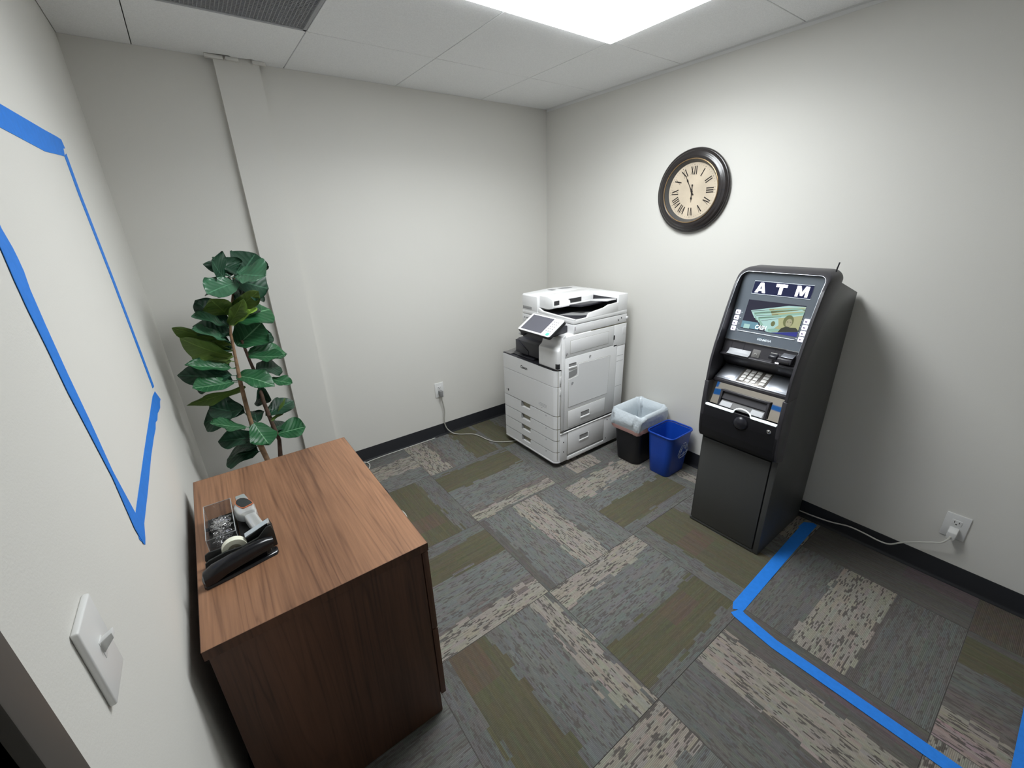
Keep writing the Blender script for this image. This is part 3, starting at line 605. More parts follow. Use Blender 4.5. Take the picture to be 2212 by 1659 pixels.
# --- black stapler
bs = thing('black_stapler', (-2.52, -1.635, Z), 'glossy black stapler lying in front of the tape dispenser', 'stapler')
def spt(t, w, z): return (lerp(-2.612, -2.434, t), lerp(-1.648, -1.616, t)+w, z)
def sloft(st_, n=10):
    vs = []; m_ = n+1; fs = []
    for (t, w, z0, z1) in st_:
        for k in range(n+1):
            a_ = PI*k/n; c_, s_ = math.cos(a_), math.sin(a_); vs.append(spt(t, w*c_, z0+(z1-z0)*max(0, s_)**.6))
    for i in range(len(st_)-1):
        for k in range(n): fs.append((i*m_+k, i*m_+k+1, (i+1)*m_+k+1, (i+1)*m_+k))
        fs.append((i*m_+n, i*m_, (i+1)*m_, (i+1)*m_+n))
    fs += [tuple(range(m_)), tuple((len(st_)-1)*m_+k for k in range(m_))]
    return MB().add(vs, fs)
put('stapler_base', sloft([(0, .008, Z, Z+.010), (.03, .017, Z, Z+.013), (.3, .020, Z, Z+.012), (.8, .018, Z, Z+.009), (.97, .018, Z, Z+.009), (1.0, .010, Z, Z+.008)]), M_blk, bs)
put('stapler_handle', sloft([(0, .006, .752, .768), (.03, .016, .750, .785), (.15, .020, .752, .795), (.4, .020, .765, .799), (.7, .018, .775, .800), (.88, .016, .777, .797), (.97, .012, .776, .790)]), M_blk, bs, 50)
put('magazine', sloft([(.10, .012, .750, .768), (.5, .011, .758, .776), (.93, .011, .764, .779), (.95, .009, .764, .776)]), M_blk2, bs)
put('front_post', MB().prism([spt(.86, -.006, Z+.006), spt(.92, -.006, Z+.006), spt(.90, -.006, .770), spt(.84, -.006, .770)], (0, .012, 0), .001), M_blk2, bs)
put('anvil', MB().prism([spt(.84, -.008, Z+.009), spt(.95, -.008, Z+.009), spt(.95, .008, Z+.009), spt(.84, .008, Z+.009)], (0, 0, .0012)), M_chrome, bs)

# ================================================================== FIDDLE-LEAF FIG
LEAVES = [
 ((-2.288, -0.5, 1.418), (-2.241, -0.42, 1.507), 0.075, 'd'),
 ((-2.334, -0.5, 1.407), (-2.381, -0.55, 1.492), 0.065, 'd'),
 ((-2.285, -0.56, 1.428), (-2.186, -0.64, 1.41), 0.062, 'l'),
 ((-2.3, -0.58, 1.395), (-2.413, -0.68, 1.381), 0.045, 'l'),
 ((-2.355, -0.46, 1.364), (-2.428, -0.42, 1.378), 0.028, 'd'),
 ((-2.306, -0.5, 1.41), (-2.184, -0.48, 1.33), 0.070, 'd'),
 ((-2.333, -0.5, 1.21), (-2.184, -0.46, 1.277), 0.065, 'm'),
 ((-2.361, -0.5, 1.247), (-2.411, -0.6, 1.34), 0.040, 'o'),
 ((-2.359, -0.5, 1.257), (-2.23, -0.6, 1.326), 0.034, 'o'),
 ((-2.347, -0.5, 1.198), (-2.251, -0.6, 1.281), 0.015, 'y'),
 ((-2.368, -0.5, 1.205), (-2.297, -0.62, 1.297), 0.025, 'o'),
 ((-2.37, -0.5, 1.196), (-2.468, -0.44, 1.315), 0.045, 'd'),
 ((-2.376, -0.5, 1.193), (-2.475, -0.62, 1.291), 0.028, 'l'),
 ((-2.377, -0.5, 1.153), (-2.496, -0.46, 1.229), 0.045, 'd'),
 ((-2.386, -0.5, 1.128), (-2.503, -0.62, 1.229), 0.026, 'l'),
 ((-2.379, -0.5, 1.109), (-2.569, -0.5, 1.232), 0.030, 'o'),
 ((-2.38, -0.5, 1.082), (-2.575, -0.46, 1.171), 0.030, 'o'),
 ((-2.386, -0.5, 1.055), (-2.554, -0.58, 1.151), 0.042, 'o'),
 ((-2.359, -0.45, 1.091), (-2.226, -0.42, 1.172), 0.070, 'm'),
 ((-2.324, -0.45, 1.088), (-2.201, -0.38, 1.098), 0.045, 'd'),
 ((-2.325, -0.45, 1.045), (-2.14, -0.42, 1.026), 0.038, 'm'),
 ((-2.327, -0.45, 1.036), (-2.179, -0.55, 1.006), 0.028, 'm'),
 ((-2.308, -0.45, 0.958), (-2.185, -0.4, 0.936), 0.045, 'd'),
 ((-2.394, -0.48, 0.953), (-2.271, -0.6, 0.949), 0.040, 'm'),
 ((-2.258, -0.45, 0.896), (-2.168, -0.5, 0.856), 0.025, 'm'),
 ((-2.405, -0.5, 1.0), (-2.572, -0.56, 1.064), 0.025, 'm'),
 ((-2.41, -0.5, 0.966), (-2.61, -0.45, 0.983), 0.045, 'd'),
 ((-2.409, -0.5, 0.933), (-2.57, -0.6, 0.963), 0.035, 'm'),
 ((-2.37, -0.5, 0.897), (-2.609, -0.52, 0.865), 0.026, 'o'),
 ((-2.406, -0.5, 0.79), (-2.589, -0.42, 0.752), 0.065, 'd'),
 ((-2.413, -0.5, 0.691), (-2.557, -0.6, 0.785), 0.030, 'm'),
 ((-2.381, -0.5, 0.624), (-2.545, -0.45, 0.64), 0.045, 'd'),
 ((-2.392, -0.5, 0.545), (-2.542, -0.42, 0.544), 0.060, 'd'),
 ((-2.379, -0.5, 0.707), (-2.346, -0.6, 0.597), 0.045, 'm'),
 ((-2.318, -0.45, 0.706), (-2.168, -0.4, 0.748), 0.040, 'd'),
 ((-2.303, -0.46, 0.676), (-2.183, -0.44, 0.728), 0.018, 'o'),
 ((-2.289, -0.45, 0.592), (-2.15, -0.48, 0.596), 0.050, 'm'),
 ((-2.306, -0.45, 0.61), (-2.217, -0.38, 0.649), 0.035, 'd'),
 ((-2.306, -0.47, 0.875), (-2.317, -0.4, 0.728), 0.028, 'd'),
 ((-2.364, -0.48, 0.691), (-2.357, -0.4, 0.74), 0.030, 'd'),
 ((-2.416, -0.5, 1.003), (-2.491, -0.4, 1.034), 0.035, 'd'),
 ((-2.276, -0.48, 1.415), (-2.184, -0.4, 1.49), 0.060, 'd'),
 ((-2.318, -0.49, 1.414), (-2.331, -0.44, 1.486), 0.055, 'd'),
 ((-2.296, -0.52, 1.376), (-2.28, -0.5, 1.344), 0.060, 'd'),
 ((-2.31, -0.5, 1.357), (-2.369, -0.47, 1.367), 0.050, 'd'),
 ((-2.311, -0.5, 1.331), (-2.194, -0.44, 1.331), 0.050, 'd'),
 ((-2.332, -0.5, 1.253), (-2.242, -0.45, 1.297), 0.050, 'd'),
 ((-2.352, -0.5, 1.272), (-2.411, -0.42, 1.282), 0.045, 'd'),
 ((-2.372, -0.5, 1.166), (-2.454, -0.43, 1.177), 0.050, 'd'),
 ((-2.385, -0.5, 1.083), (-2.478, -0.44, 1.15), 0.045, 'd'),
 ((-2.413, -0.5, 0.941), (-2.562, -0.42, 0.941), 0.050, 'd'),
 ((-2.403, -0.5, 0.766), (-2.531, -0.42, 0.792), 0.050, 'd'),
 ((-2.398, -0.5, 0.576), (-2.492, -0.43, 0.592), 0.050, 'd'),
 ((-2.397, -0.5, 1.034), (-2.528, -0.48, 1.082), 0.030, 'o'),
]
STEM_A = [(-2.365, -0.5, 0.488), (-2.377, -0.5, 0.58), (-2.388, -0.5, 0.677), (-2.389, -0.5, 0.792), (-2.386, -0.5, 0.914), (-2.377, -0.5, 1.053), (-2.37, -0.5, 1.163), (-2.357, -0.5, 1.226), (-2.323, -0.5, 1.328), (-2.299, -0.5, 1.408)]
STEM_B = [(-2.3, -0.45, 0.459), (-2.286, -0.45, 0.554), (-2.298, -0.45, 0.655), (-2.31, -0.45, 0.778), (-2.312, -0.45, 0.93), (-2.322, -0.45, 1.005), (-2.328, -0.45, 1.066), (-2.332, -0.45, 1.113)]

pl_ = thing('fiddle_leaf_fig', (-2.34, -.47, 0), 'tall artificial fiddle-leaf fig with big green leaves in the corner behind the cabinet', 'plant')
put('pot', MB().lathe([(.001, .0), (.105, .0), (.112, .01), (.140, .27), (.146, .275), (.146, .285), (.134, .285), (.130, .24), (.001, .24)], (-2.34, -.475, .0005), 'z', 40), M_pot, pl_)
mo = MB(); 
mo.lathe([(.128, 0), (.10, .012), (.05, .018), (.001, .020)], (-2.34, -.475, .245), 'z', 28); put('moss', mo, M_soil, pl_)
def stem(pts, r0, r1, m):
    pts = [Vector(p) for p in pts]; rnd = random.Random(len(pts)); n = len(pts)
    put('stem', MB().tube(pts, [lerp(r0, r1, i/(n-1))*(1+rnd.uniform(-.1, .12)) for i in range(n)], 12), m, pl_, 60)
stem([(-2.36, -.49, .25), (-2.362, -.497, .38)]+STEM_A[:-3], .0165, .006, M_bark)
stem(STEM_A[-4:], .006, .004, M_bark)
stem([(-2.315, -.455, .25), (-2.305, -.45, .36)]+STEM_B, .0125, .006, M_barkd)
def near_stem(p):
    best = None
    for Sx in (STEM_A, STEM_B):
        for i in range(len(Sx)-1):
            a_, b_ = Vector(Sx[i]), Vector(Sx[i+1]); t = max(0, min(1, (p-a_).dot(b_-a_)/(b_-a_).length_squared)); q_ = a_+(b_-a_)*t
            if best is None or (q_-p).length < (best-p).length: best = q_
    return best
rnd = random.Random(8)
CAMP = Vector((-2.44, -2.80, 1.61))
for (Bp, Tp, hw, kind) in LEAVES:
    B0, T0 = Vector(Bp), Vector(Tp); ax_ = (T0-B0); L0 = ax_.length; ax_.normalize()
    N0 = (CAMP-(B0+T0)/2).normalized()*.75+Vector((.15, 0, .75))
    if kind == 'o': N0 = (CAMP-(B0+T0)/2).normalized()*.8+Vector((0, 0, -.7))
    N0 = (N0-ax_*N0.dot(ax_)).normalized(); Sd = ax_.cross(N0)
    nu, nv = 8, 16; fold = rnd.uniform(.18, .5)*min(1, .035/hw); curl = rnd.uniform(-.02, .05); wav = rnd.uniform(0, 6); vs = []; uv_ = []
    Lf = L0
    for j in range(nv+1):
        t = 1-(1-j/nv)**1.7; w = 1.42*hw*((.30+.70*(t/.62)**.9)*min(1, t/.10)**.6 if t < .62 else math.sqrt(max(0, 1-((t-.62)/.38)**2))**.9); w = max(w, .0006)
        for i in range(nu+1):
            s_ = -1+2*i/nu
            z_ = fold*abs(s_)**1.3*w-curl*t*t*1.4+.006*math.sin(wav+t*11+s_*2)*abs(s_)
            p = B0+ax_*(Lf*(t-.06*abs(s_)**2*(1 if t > .7 else 0)))+Sd*(s_*w)+N0*z_
            if p.x < XL+.006: p.x = XL+.006
            vs.append(p); uv_.append((s_, t))
    n1 = len(vs); th = .0006
    vs += [p-N0*th for p in vs]; uv_ += uv_[:]
    fs = []; m_ = nu+1
    for j in range(nv):
        for i in range(nu):
            q_ = (j*m_+i, j*m_+i+1, (j+1)*m_+i+1, (j+1)*m_+i); fs.append(q_); fs.append(tuple(x+n1 for x in q_[::-1]))
    for j in range(nv):
        fs.append((j*m_, (j+1)*m_, (j+1)*m_+n1, j*m_+n1)); fs.append((j*m_+nu, (j+1)*m_+nu, (j+1)*m_+nu+n1, j*m_+nu+n1))
    pet = near_stem(B0); pt = MB().tube([pet, (pet+B0)/2+Vector((0, 0, -.004)), B0+ax_*.01], [.0028, .0022, .0018], 6)
    mb = MB(); mb.add(vs, fs); mb.add(pt.v, pt.f)
    me = bpy.data.meshes.new('leaf'); org = Vector(ORG[pl_.name]); me.from_pydata([tuple(Vector(p)-org) for p in mb.v], [], mb.f)
    ul = me.uv_layers.new(name='UVMap'); uv_ += [(.0, .0)]*len(pt.v)
    for lp in me.loops: ul.data[lp.index].uv = uv_[lp.vertex_index]
    me.update(); finish(me, M_leaf[kind], 75, recalc=False)
    o = bpy.data.objects.new('leaf', me); COL.objects.link(o); o.parent = pl_

# ================================================================== CLOCK
ck = thing('wall_clock', (0, -1.291, 1.737), 'round wall clock with dark bronze rim, parchment face and Roman numerals', 'clock')
cc = (0, -1.291, 1.737); R_ = .2245
put('clock_rim', MB().lathe([(.19, .001), (.205, .001), (R_*.985, .006), (R_, .014), (R_*.99, .021), (.2165, .024), (.213, .0235), (.209, .029), (.202, .0335), (.1965, .0330), (.190, .0375), (.180, .0400), (.172, .0385), (.1665, .034), (.1655, .030), (.165, .012), (.19, .001)], cc, 'x', 96, cap=False), M_frame, ck, 55)
put('gold_bead', MB().tube([(-.0385, cc[1]+.1675*math.cos(a*PI/48), cc[2]+.1675*math.sin(a*PI/48)) for a in range(96)], .0030, 8, True), M_gold, ck)
put('inner_bezel', MB().lathe([(.1645, .036), (.152, .017), (.150, .0125), (.1645, .0125), (.1645, .036)], cc, 'x', 96, cap=False), M_inner, ck)
put('dial', MB().lathe([(.001, .0135), (.153, .0135), (.153, .009), (.001, .009)], cc, 'x', 64), M_face, ck)
def cpt(a, r, d=0., x=-.0142):   # angle clockwise from XII, seen from the room (viewer's right is -y)
    rx, rz = math.sin(a), math.cos(a); tx_, tz_ = math.cos(a), -math.sin(a)
    return (x, cc[1]-(rx*r+tx_*d), cc[2]+rz*r+tz_*d)
def stroke(mb, a, d0, r0, d1, r1, w, x=-.0142):
    v = Vector((d1-d0, r1-r0)); v.normalize(); nx, ny = -v.y*w/2, v.x*w/2
    mb.prism([cpt(a, r0+ny, d0+nx, x), cpt(a, r0-ny, d0-nx, x), cpt(a, r1-ny, d1-nx, x), cpt(a, r1+ny, d1+nx, x)], (-.0005, 0, 0))
GL = {'I': (.0, .011), 'V': (0, .019), 'X': (0, .020)}
r0, r1 = .088, .130
for hh, s_ in enumerate(['XII', 'I', 'II', 'III', 'IV', 'V', 'VI', 'VII', 'VIII', 'IX', 'X', 'XI']):
    a_ = hh*PI/6; mb = MB(); W_ = sum(GL[c][1] for c in s_); d = -W_/2
    for c in s_:
        w = GL[c][1]; m0 = d+w/2
        if c == 'I':
            stroke(mb, a_, m0, r0, m0, r1, .0052)
            for rr_ in (r0, r1): stroke(mb, a_, m0-.0040, rr_, m0+.0040, rr_, .0009)
        if c == 'V':
            stroke(mb, a_, m0, r0, m0-.0068, r1, .0056); stroke(mb, a_, m0, r0, m0+.0068, r1, .0016)
        if c == 'X':
            stroke(mb, a_, m0+.0068, r0, m0-.0068, r1, .0056); stroke(mb, a_, m0-.0068, r0, m0+.0068, r1, .0014)
        d += w
    put('numeral', mb, M_num, ck)
mt = MB()
for k in range(60):
    a_ = k*PI/30
    if k % 5 == 0:
        mt.prism([cpt(a_+math.cos(q_*PI/3)*.0145, .1385+math.sin(q_*PI/3)*.0021) for q_ in range(6)], (-.0005, 0, 0))
    else: stroke(mt, a_, 0, .1370, 0, .1395, .0012)
put('minute_marks', mt, M_num, ck)
def hand(a, L_h, tail, w, x, name):
    m2 = MB(); prof = [(-tail, .0034), (-tail*.92, .0052), (-tail*.8, .0034), (-tail*.6, .0018), (-.006, .0030), (.0, .0062), (.010, .0030), (L_h*.38, .0016), (L_h*.52, .0020), (L_h*.60, w), (L_h*.66, w*.8), (L_h*.74, .0014), (L_h, .0003)]
    m2.prism([cpt(a, r, d, x) for r, d in prof]+[cpt(a, r, -d, x) for r, d in prof[::-1]], (-.0009, 0, 0)); put(name, m2, M_num, ck)
hand(math.radians(331), .104, .022, .0050, -.0185, 'minute_hand'); hand(math.radians(179), .060, .036, .0058, -.0168, 'hour_hand')
put('hub', MB().lathe([(.0045, 0), (.0045, .008), (.002, .009)], (-.0135, cc[1], cc[2]), 'x', 16), M_num, ck)

# ================================================================== BINS
def rrect(cx, cy, hx, hy, r, n=6):
    out = []
    for (sx, sy, a0) in ((1, 1, 0), (-1, 1, PI/2), (-1, -1, PI), (1, -1, 3*PI/2)):
        for k in range(n+1):
            a_ = a0+PI/2*k/n; out.append((cx+sx*(hx-r)+r*math.cos(a_), cy+sy*(hy-r)+r*math.sin(a_)))
    return out
def skin(rings):
    m_ = len(rings[0]); vs = [p for r in rings for p in r]; fs = []
    for i in range(len(rings)-1):
        for k in range(m_): fs.append((i*m_+k, i*m_+(k+1) % m_, (i+1)*m_+(k+1) % m_, (i+1)*m_+k))
    return vs, fs
def bin_(name, cx, cy, h, bx_, by_, tx_, ty_, r, m, label, cat, lipw=.006):
    o = thing(name, (cx, cy, 0), label, cat)
    def ring(t, d=0.): return lambda z: [(x, y, z) for x, y in rrect(cx, cy, lerp(bx_, tx_, t)+d, lerp(by_, ty_, t)+d, r+d)]
    z0 = .0005; R = []
    R += [ring(0, -.012)(z0), ring(0, -.003)(z0+.001), ring(0, 0)(z0+.006), ring(.5)(h*.5), ring(.93)(h*.93)]
    T = [ring(1, 0)(h-.012), ring(1, lipw*.8)(h-.011), ring(1, lipw)(h-.007), ring(1, lipw*.8)(h-.001), ring(1, lipw*.3)(h), ring(1, -.001)(h-.001), ring(1, -.0026)(h-.008)]
    I = [ring(.93, -.0026)(h*.93), ring(.5, -.0026)(h*.5), ring(0.02, -.0026)(.012), ring(0, -.012)(.006)]
    n_ = len(R[0]); vs, fs = skin(R+[ring(1, 0)(h-.013), ring(1, -.0026)(h-.013)]+I)
    fs += [tuple(range(n_))[::-1], tuple(len(vs)-n_+k for k in range(n_))]
    put('bin_body', MB().add(vs, fs), m, o, 50)
    vs, fs = skin(T); fs += [(k, 6*n_+k, 6*n_+(k+1) % n_, (k+1) % n_) for k in range(n_)]
    put('bin_rim', MB().add(vs, fs), m, o, 70)
    return o
bl = bin_('recycling_bin', -.168, -1.428, .303, .102, .074, .122, .095, .036, M_blue, 'small blue recycling bin with a pale recycling symbol', 'recycling bin')
# recycling symbol on the face towards the camera's right (normal -y): outlined bent arrows
def symp(u, v):   # u to the viewer's right (+x), v up, metres from the symbol centre
    z = .165+v; t = z/.303; y = -1.428-lerp(.074, .095, t)-.0006; return (-.130+u, y, z)
sym = MB()
for k in range(3):
    a0 = PI/2+k*2*PI/3
    def rot(p, a_=k*2*PI/3): return (p[0]*math.cos(a_)-p[1]*math.sin(a_), p[0]*math.sin(a_)+p[1]*math.cos(a_))
    for quad in ([(-.036, .004), (-.018, .036), (-.006, .030), (-.022, -.002)], [(-.012, .040), (.010, .040), (.020, .022), (.026, .026), (.020, .006), (.002, .012), (.009, .017), (.003, .027), (-.004, .030)]):
        pts = [symp(rot(p)[0]*1.35, rot(p)[1]*1.45) for p in quad]; sym.tube(pts, .0022, 5, True)
put('recycling_symbol', sym, M_sym, bl)
bk = bin_('waste_bin', -.186, -1.192, .372, .118, .092, .150, .118, .045, M_binb, 'black waste bin with a white liner beside the copier', 'bin')
# liner: hangs outside, folds over the rim, drops inside
def liner_ring(z, d, amp, seed, ph=0.):
    out = []
    pts = rrect(-.186, -1.192, .150+d, .118+d, .05+d, 12); n_ = len(pts)
    for k, (x, y) in enumerate(pts):
        a_ = 2*PI*k/n_; v = Vector((math.cos(a_)*2.3, math.sin(a_)*2.3, seed)); w = noise.noise(v)*amp+noise.noise(v*2.7+Vector((5, 1, 2)))*amp*.7+noise.noise(v*5.1)*amp*.8
        c_ = Vector((-.186, -1.192)); q_ = Vector((x, y)); dr_ = (q_-c_).normalized(); q_ += dr_*w
        q_.x = min(q_.x, -.008); q_.y = min(q_.y, -.986)
        if z < .34: q_.y = max(q_.y, -1.318)
        if q_.y < -1.312 and False: pass
        dz = noise.noise(Vector((math.cos(a_)*1.6, math.sin(a_)*1.6, seed+9)))*amp*1.6
        out.append((q_.x, q_.y, z+dz))
    return out
hem = [liner_ring(.252, .006, .010, 1.0), liner_ring(.268, .013, .011, 1.05), liner_ring(.288, .017, .012, 1.1)]
outr = [liner_ring(.284, .0165, .012, 1.1), liner_ring(.308, .021, .016, 1.5), liner_ring(.335, .021, .018, 2.0), liner_ring(.362, .018, .013, 2.6), liner_ring(.380, .012, .011, 3.0), liner_ring(.389, .004, .011, 3.3), liner_ring(.384, -.006, .006, 3.8), liner_ring(.350, -.018, .016, 4.6), liner_ring(.300, -.026, .018, 5.5), liner_ring(.240, -.030, .012, 6.4), liner_ring(.170, -.042, .012, 7.), liner_ring(.110, -.055, .010, 7.6), liner_ring(.070, -.080, .008, 8)]
ln = thing('bin_liner', (-.186, -1.192, .2), 'white plastic liner with a pink drawstring hem draped over the black bin', 'bin liner')
vs, fs = skin(outr); n_ = len(outr[0]); fs.append(tuple((len(outr)-1)*n_+k for k in range(n_)))
put('liner_bag', MB().add(vs, fs), M_bag, ln, 80)
vs, fs = skin(hem); put('drawstring_hem', MB().add(vs, fs), M_pink, ln, 80)
# ================================================================== COPIER (front faces -x, right side faces -y)
cp = thing('copier', (-.43, -.67, 0), 'large light grey office copier with a tilted touch screen, in the far corner', 'copier')
PX, PL, PR, PB = -.760, -.382, -.965, -.108
def plan(xf, xb, yl, yr, r=.038, left_r=.006, n=7):
    """plan outline of a front cover: rounded at the front right corner"""
    p = [(xb, yl), (xf+left_r, yl), (xf, yl-left_r), (xf, yr+r)]
    for k in range(1, n+1):
        a_ = PI/2*k/n; p.append((xf+r-r*math.cos(a_), yr+r-r*math.sin(a_)))
    p.append((xb, yr)); return p
def pz(mb, pts, z0, z1, bev=0.): return mb.prism([(x, y, z0) for x, y in pts], (0, 0, z1-z0), bev, 1)
put('cabinet_core', MB().box(-.742, PB, PR+.004, PL-.004, .062, .712), M_core, cp)
put('base_skirt', pz(MB(), plan(PX-.002, PB, PL, PR-.001, .042), .036, .052, .004), M_pr, cp)
for fx in (-.69, -.18):
    for fy in (-.45, -.90):
        w = put('caster', MB().lathe([(.001, -.011), (.024, -.011), (.026, -.009), (.026, .009), (.024, .011), (.001, .011)], (fx, fy, .0265), 'y', 20), M_prdd, cp)
        put('caster_fork', MB().box(fx-.012, fx+.012, fy-.016, fy+.016, .034, .062, .003), M_prdd, w)
# four paper drawers with notched grips
NZ = [(.054, .123), (.126, .213), (.216, .300), (.303, .396)]
for z0, z1 in NZ:
    mb = MB(); pz(mb, plan(PX, -.722, PL, PR), z0, z1-.038)
    mb.prism([(-.722, PL, z1-.038), (PX+.006, PL, z1-.038), (PX, PL-.006, z1-.038), (PX, -.590, z1-.038), (-.722, -.590, z1-.038)], (0, 0, .034))
    q_ = [p for p in plan(PX, -.722, PL, PR)][3:]; mb.prism([(-.722, -.694, z1-.038), (PX, -.694, z1-.038)]+[(x, y, z1-.038) for x, y in q_], (0, 0, .034))
    dw = put('paper_drawer', mb, M_pr, cp, 30)
    put('grip_recess', MB().prism([(-.734, -.590, z1-.038), (-.734, -.694, z1-.038), (-.734, -.694, z1), (-.734, -.590, z1)], (.006, 0, 0)).prism([(PX+.0005, -.590, z1-.038), (PX+.0005, -.604, z1-.038), (PX+.0005, -.590, z1-.004)], (.025, 0, 0)), M_prs, dw)
    put('number_mark', MB().box(PX-.0004, PX+.001, -.868, -.862, z1-.024, z1-.012), M_inkg, dw)
put('front_door', pz(MB(), plan(PX, -.722, PL, PR), .399, .602, .0008), M_pr, cp, 30)
put('front_band', pz(MB(), plan(PX, -.722, PL, PR), .605, .713, .0008), M_pr, cp, 30)
put('door_notch', MB().box(-.731, -.719, PR-.0015, PR+.004, .625, .675, .001), M_pr2, cp); put('door_notch', MB().box(-.731, -.719, PR-.0015, PR+.004, .545, .585, .001), M_pr2, cp)
text('Canon', .030, (PX-.0006, -.632, .659), (0, -1, 0), (0, 0, 1), M_ink, 'maker_lettering', cp, off=.0008, sx=.92)
mk = MB().box(PX-.0006, PX+.001, -.445, -.432, .428, .446).box(PX-.0006, PX+.001, -.422, -.416, .435, .439); put('badge', mk, M_ink, cp)
mk = MB()
for k in range(3): mk.box(PX-.0006, PX+.001, -.872, -.800+.012*(k % 2), .452-k*.009, .454-k*.009)
mk.box(PX-.0006, PX+.001, -.826, -.820, .420, .426); put('small_print', mk, M_inkg, cp)
# output area
put('output_floor', pz(MB(), [(-.45, PL), (PX+.002, PL), (PX+.001, PL-.006), (PX+.001, -.775), (-.45, -.775)], .7135, .7175), M_prd, cp)
put('output_tray', MB().prism([(PX+.004, PL-.02, .7178), (PX+.004, -.47, .7178), (-.60, -.49, .735), (-.60, PL-.02, .735)], (0, 0, .006), .002), M_prm, cp)
put('seam_line', pz(MB(), plan(PX+.001, -.70, -.775, PR+.001, .037), .7135, .7180), M_prdd, cp, 30)
put('upper_core', MB().box(-.45, PB, PR+.006, PL-.004, .714, .931), M_core, cp)
put('left_cover', MB().box(-.45, PB, PL-.004, PL, .062, .931, .001), M_pr, cp)
put('cavity_back', MB().box(-.462, -.45, -.775, PL, .718, .931), M_prd, cp)
put('finisher_block', MB().prism([(-.722, -.505, .742), (-.722, -.505, .832), (-.700, -.505, .842), (-.462, -.505, .842), (-.462, -.505, .742)], (0, -.269, 0), .003), M_prd, cp)
put('finisher_block', MB().prism([(-.726, -.50, .742), (-.726, -.64, .742), (-.726, -.64, .770), (-.726, -.52, .832), (-.726, -.50, .832)], (.006, 0, 0), .001), M_prd, cp)
put('finisher_foot', MB().prism([(-.732, -.46, .722), (-.732, -.70, .722), (-.68, -.70, .742), (-.68, -.46, .742)], (.04, 0, 0.002), .002), M_prd, cp)
put('cavity_roof', MB().prism([(-.66, -.50, .842), (-.66, -.775, .842), (-.62, -.775, .93), (-.62, -.50, .93)], (.16, 0, 0)), M_prdd, cp)
# right pillar, rising to the scanner
prof = [(-.750, .719), (-.750, .838), (-.746, .850), (-.733, .857), (-.722, .866), (-.716, .885), (-.710, .912), (-.698, .926), (-.680, .931), (-.610, .934), (-.450, .934), (-.450, .719)]
put('right_pillar', MB().prism([(x, -.776, z) for x, z in prof], (0, PR+.776, 0), .010, 3), M_pr2, cp, 35)
put('side_edge_strip', MB().prism([(x-.004, PR+.001, z+.003) for x, z in [(-.728, .719), (-.728, .840), (-.722, .880), (-.716, .905), (-.702, .926), (-.680, .933)]]+[(-.680, PR+.001, .924), (-.700, PR+.001, .915), (-.712, PR+.001, .88), (-.716, PR+.001, .719)], (0, -.002, 0), .0006, 1), M_pr2, cp)
put('sensor_window', MB().box(-.7515, -.728, PR-.0012, -.944, .728, .762, .003), M_prdd, cp)
# right side panels
def side(name, x0, x1, z0, z1, p=.0025, m=M_pr, bev=.0012, par=None):
    if p in (.0040, .0042, .0038): put('joint', MB().box(x0-.0016, x1+.0016, PR-p+.0012, PR+.004, z0-.0016, z1+.0016), M_core, par or cp)
    return put(name, MB().box(x0, x1, PR-p, PR+.006, z0, z1, bev), m, par or cp)
side('side_column', -.716, -.690, .278, .915)
uc = side('upper_side_cover', -.688, -.237, .791, .926); side('embossed_panel', -.645, -.290, .812, .896, .0040, par=uc)
side('rear_side_cover', -.233, PB, .776, .926); side('corner_plate', -.150, -.118, .850, .905, .0045)
side('latch_hole', -.236, -.224, .826, .858, .0032, M_prdd)
sd = side('side_door', -.687, -.197, .277, .787)
mb = MB().prism([(-.655, PR-.001, .442), (-.276, PR-.001, .442), (-.262, PR-.001, .720), (-.570, PR-.001, .730), (-.570, PR-.001, .650), (-.655, PR-.001, .640)], (0, -.0035, 0), .001, 1); put('door_panel', mb, M_pr, sd)
c_ = (-.45, .58); put('joint', MB().prism([(c_[0]+(x-c_[0])*1.009, PR-.0005, c_[1]+(z-c_[1])*1.012) for x, z in [(-.655, .442), (-.276, .442), (-.262, .720), (-.570, .730), (-.570, .650), (-.655, .640)]], (0, -.0026, 0)), M_core, sd)
def grip(x0, x1, z0, z1, par, p=.0025):
    put('grip_recess', MB().box(x0, x1, PR-p-.0005, PR-.0002, z0, z1), M_prs, par)
    put('grip_lip', MB().box(x0-.003, x1+.003, PR-p-.006, PR-.0025, z0-.009, z0+.002, .002).box(x1-.001, x1+.004, PR-p-.0045, PR-.0025, z0-.005, z1, .001), M_pr2, par)
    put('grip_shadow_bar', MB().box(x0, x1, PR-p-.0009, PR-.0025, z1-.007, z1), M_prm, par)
grip(-.655, -.588, .722, .746, sd); put('grip_recess', MB().prism([(-.655, PR-.0048, .652), (-.600, PR-.0048, .660), (-.582, PR-.0048, .670), (-.582, PR-.0048, .700), (-.655, PR-.0048, .690)], (0, .002, 0)), M_prs, sd)
ld = side('lower_side_door', -.655, -.294, .288, .414, .0042); grip(-.535, -.452, .336, .372, ld, .0042)
side('rear_column', -.193, -.110, .276, .772, .0018)
for z in (.66, .70, .47): side('rib', -.190, -.125, z, z+.002, .0026, M_prs, 0)
put('dark_gap', MB().box(-.70, -.112, PR+.001, PR+.01, .262, .276), M_prdd, cp)
put('gap_sill', MB().box(-.722, -.112, PR-.006, PR+.004, .2555, .2635, .0025), M_pr2, cp)
put('latch', MB().box(-.712, -.690, PR-.007, PR-.001, .270, .288, .002), M_prm, cp)
bc = side('corner_column', -.722, -.656, .040, .254, .0015)
bd = side('lower_cabinet_door', -.653, -.292, .082, .254, .0038); grip(-.540, -.455, .158, .194, bd, .0038)
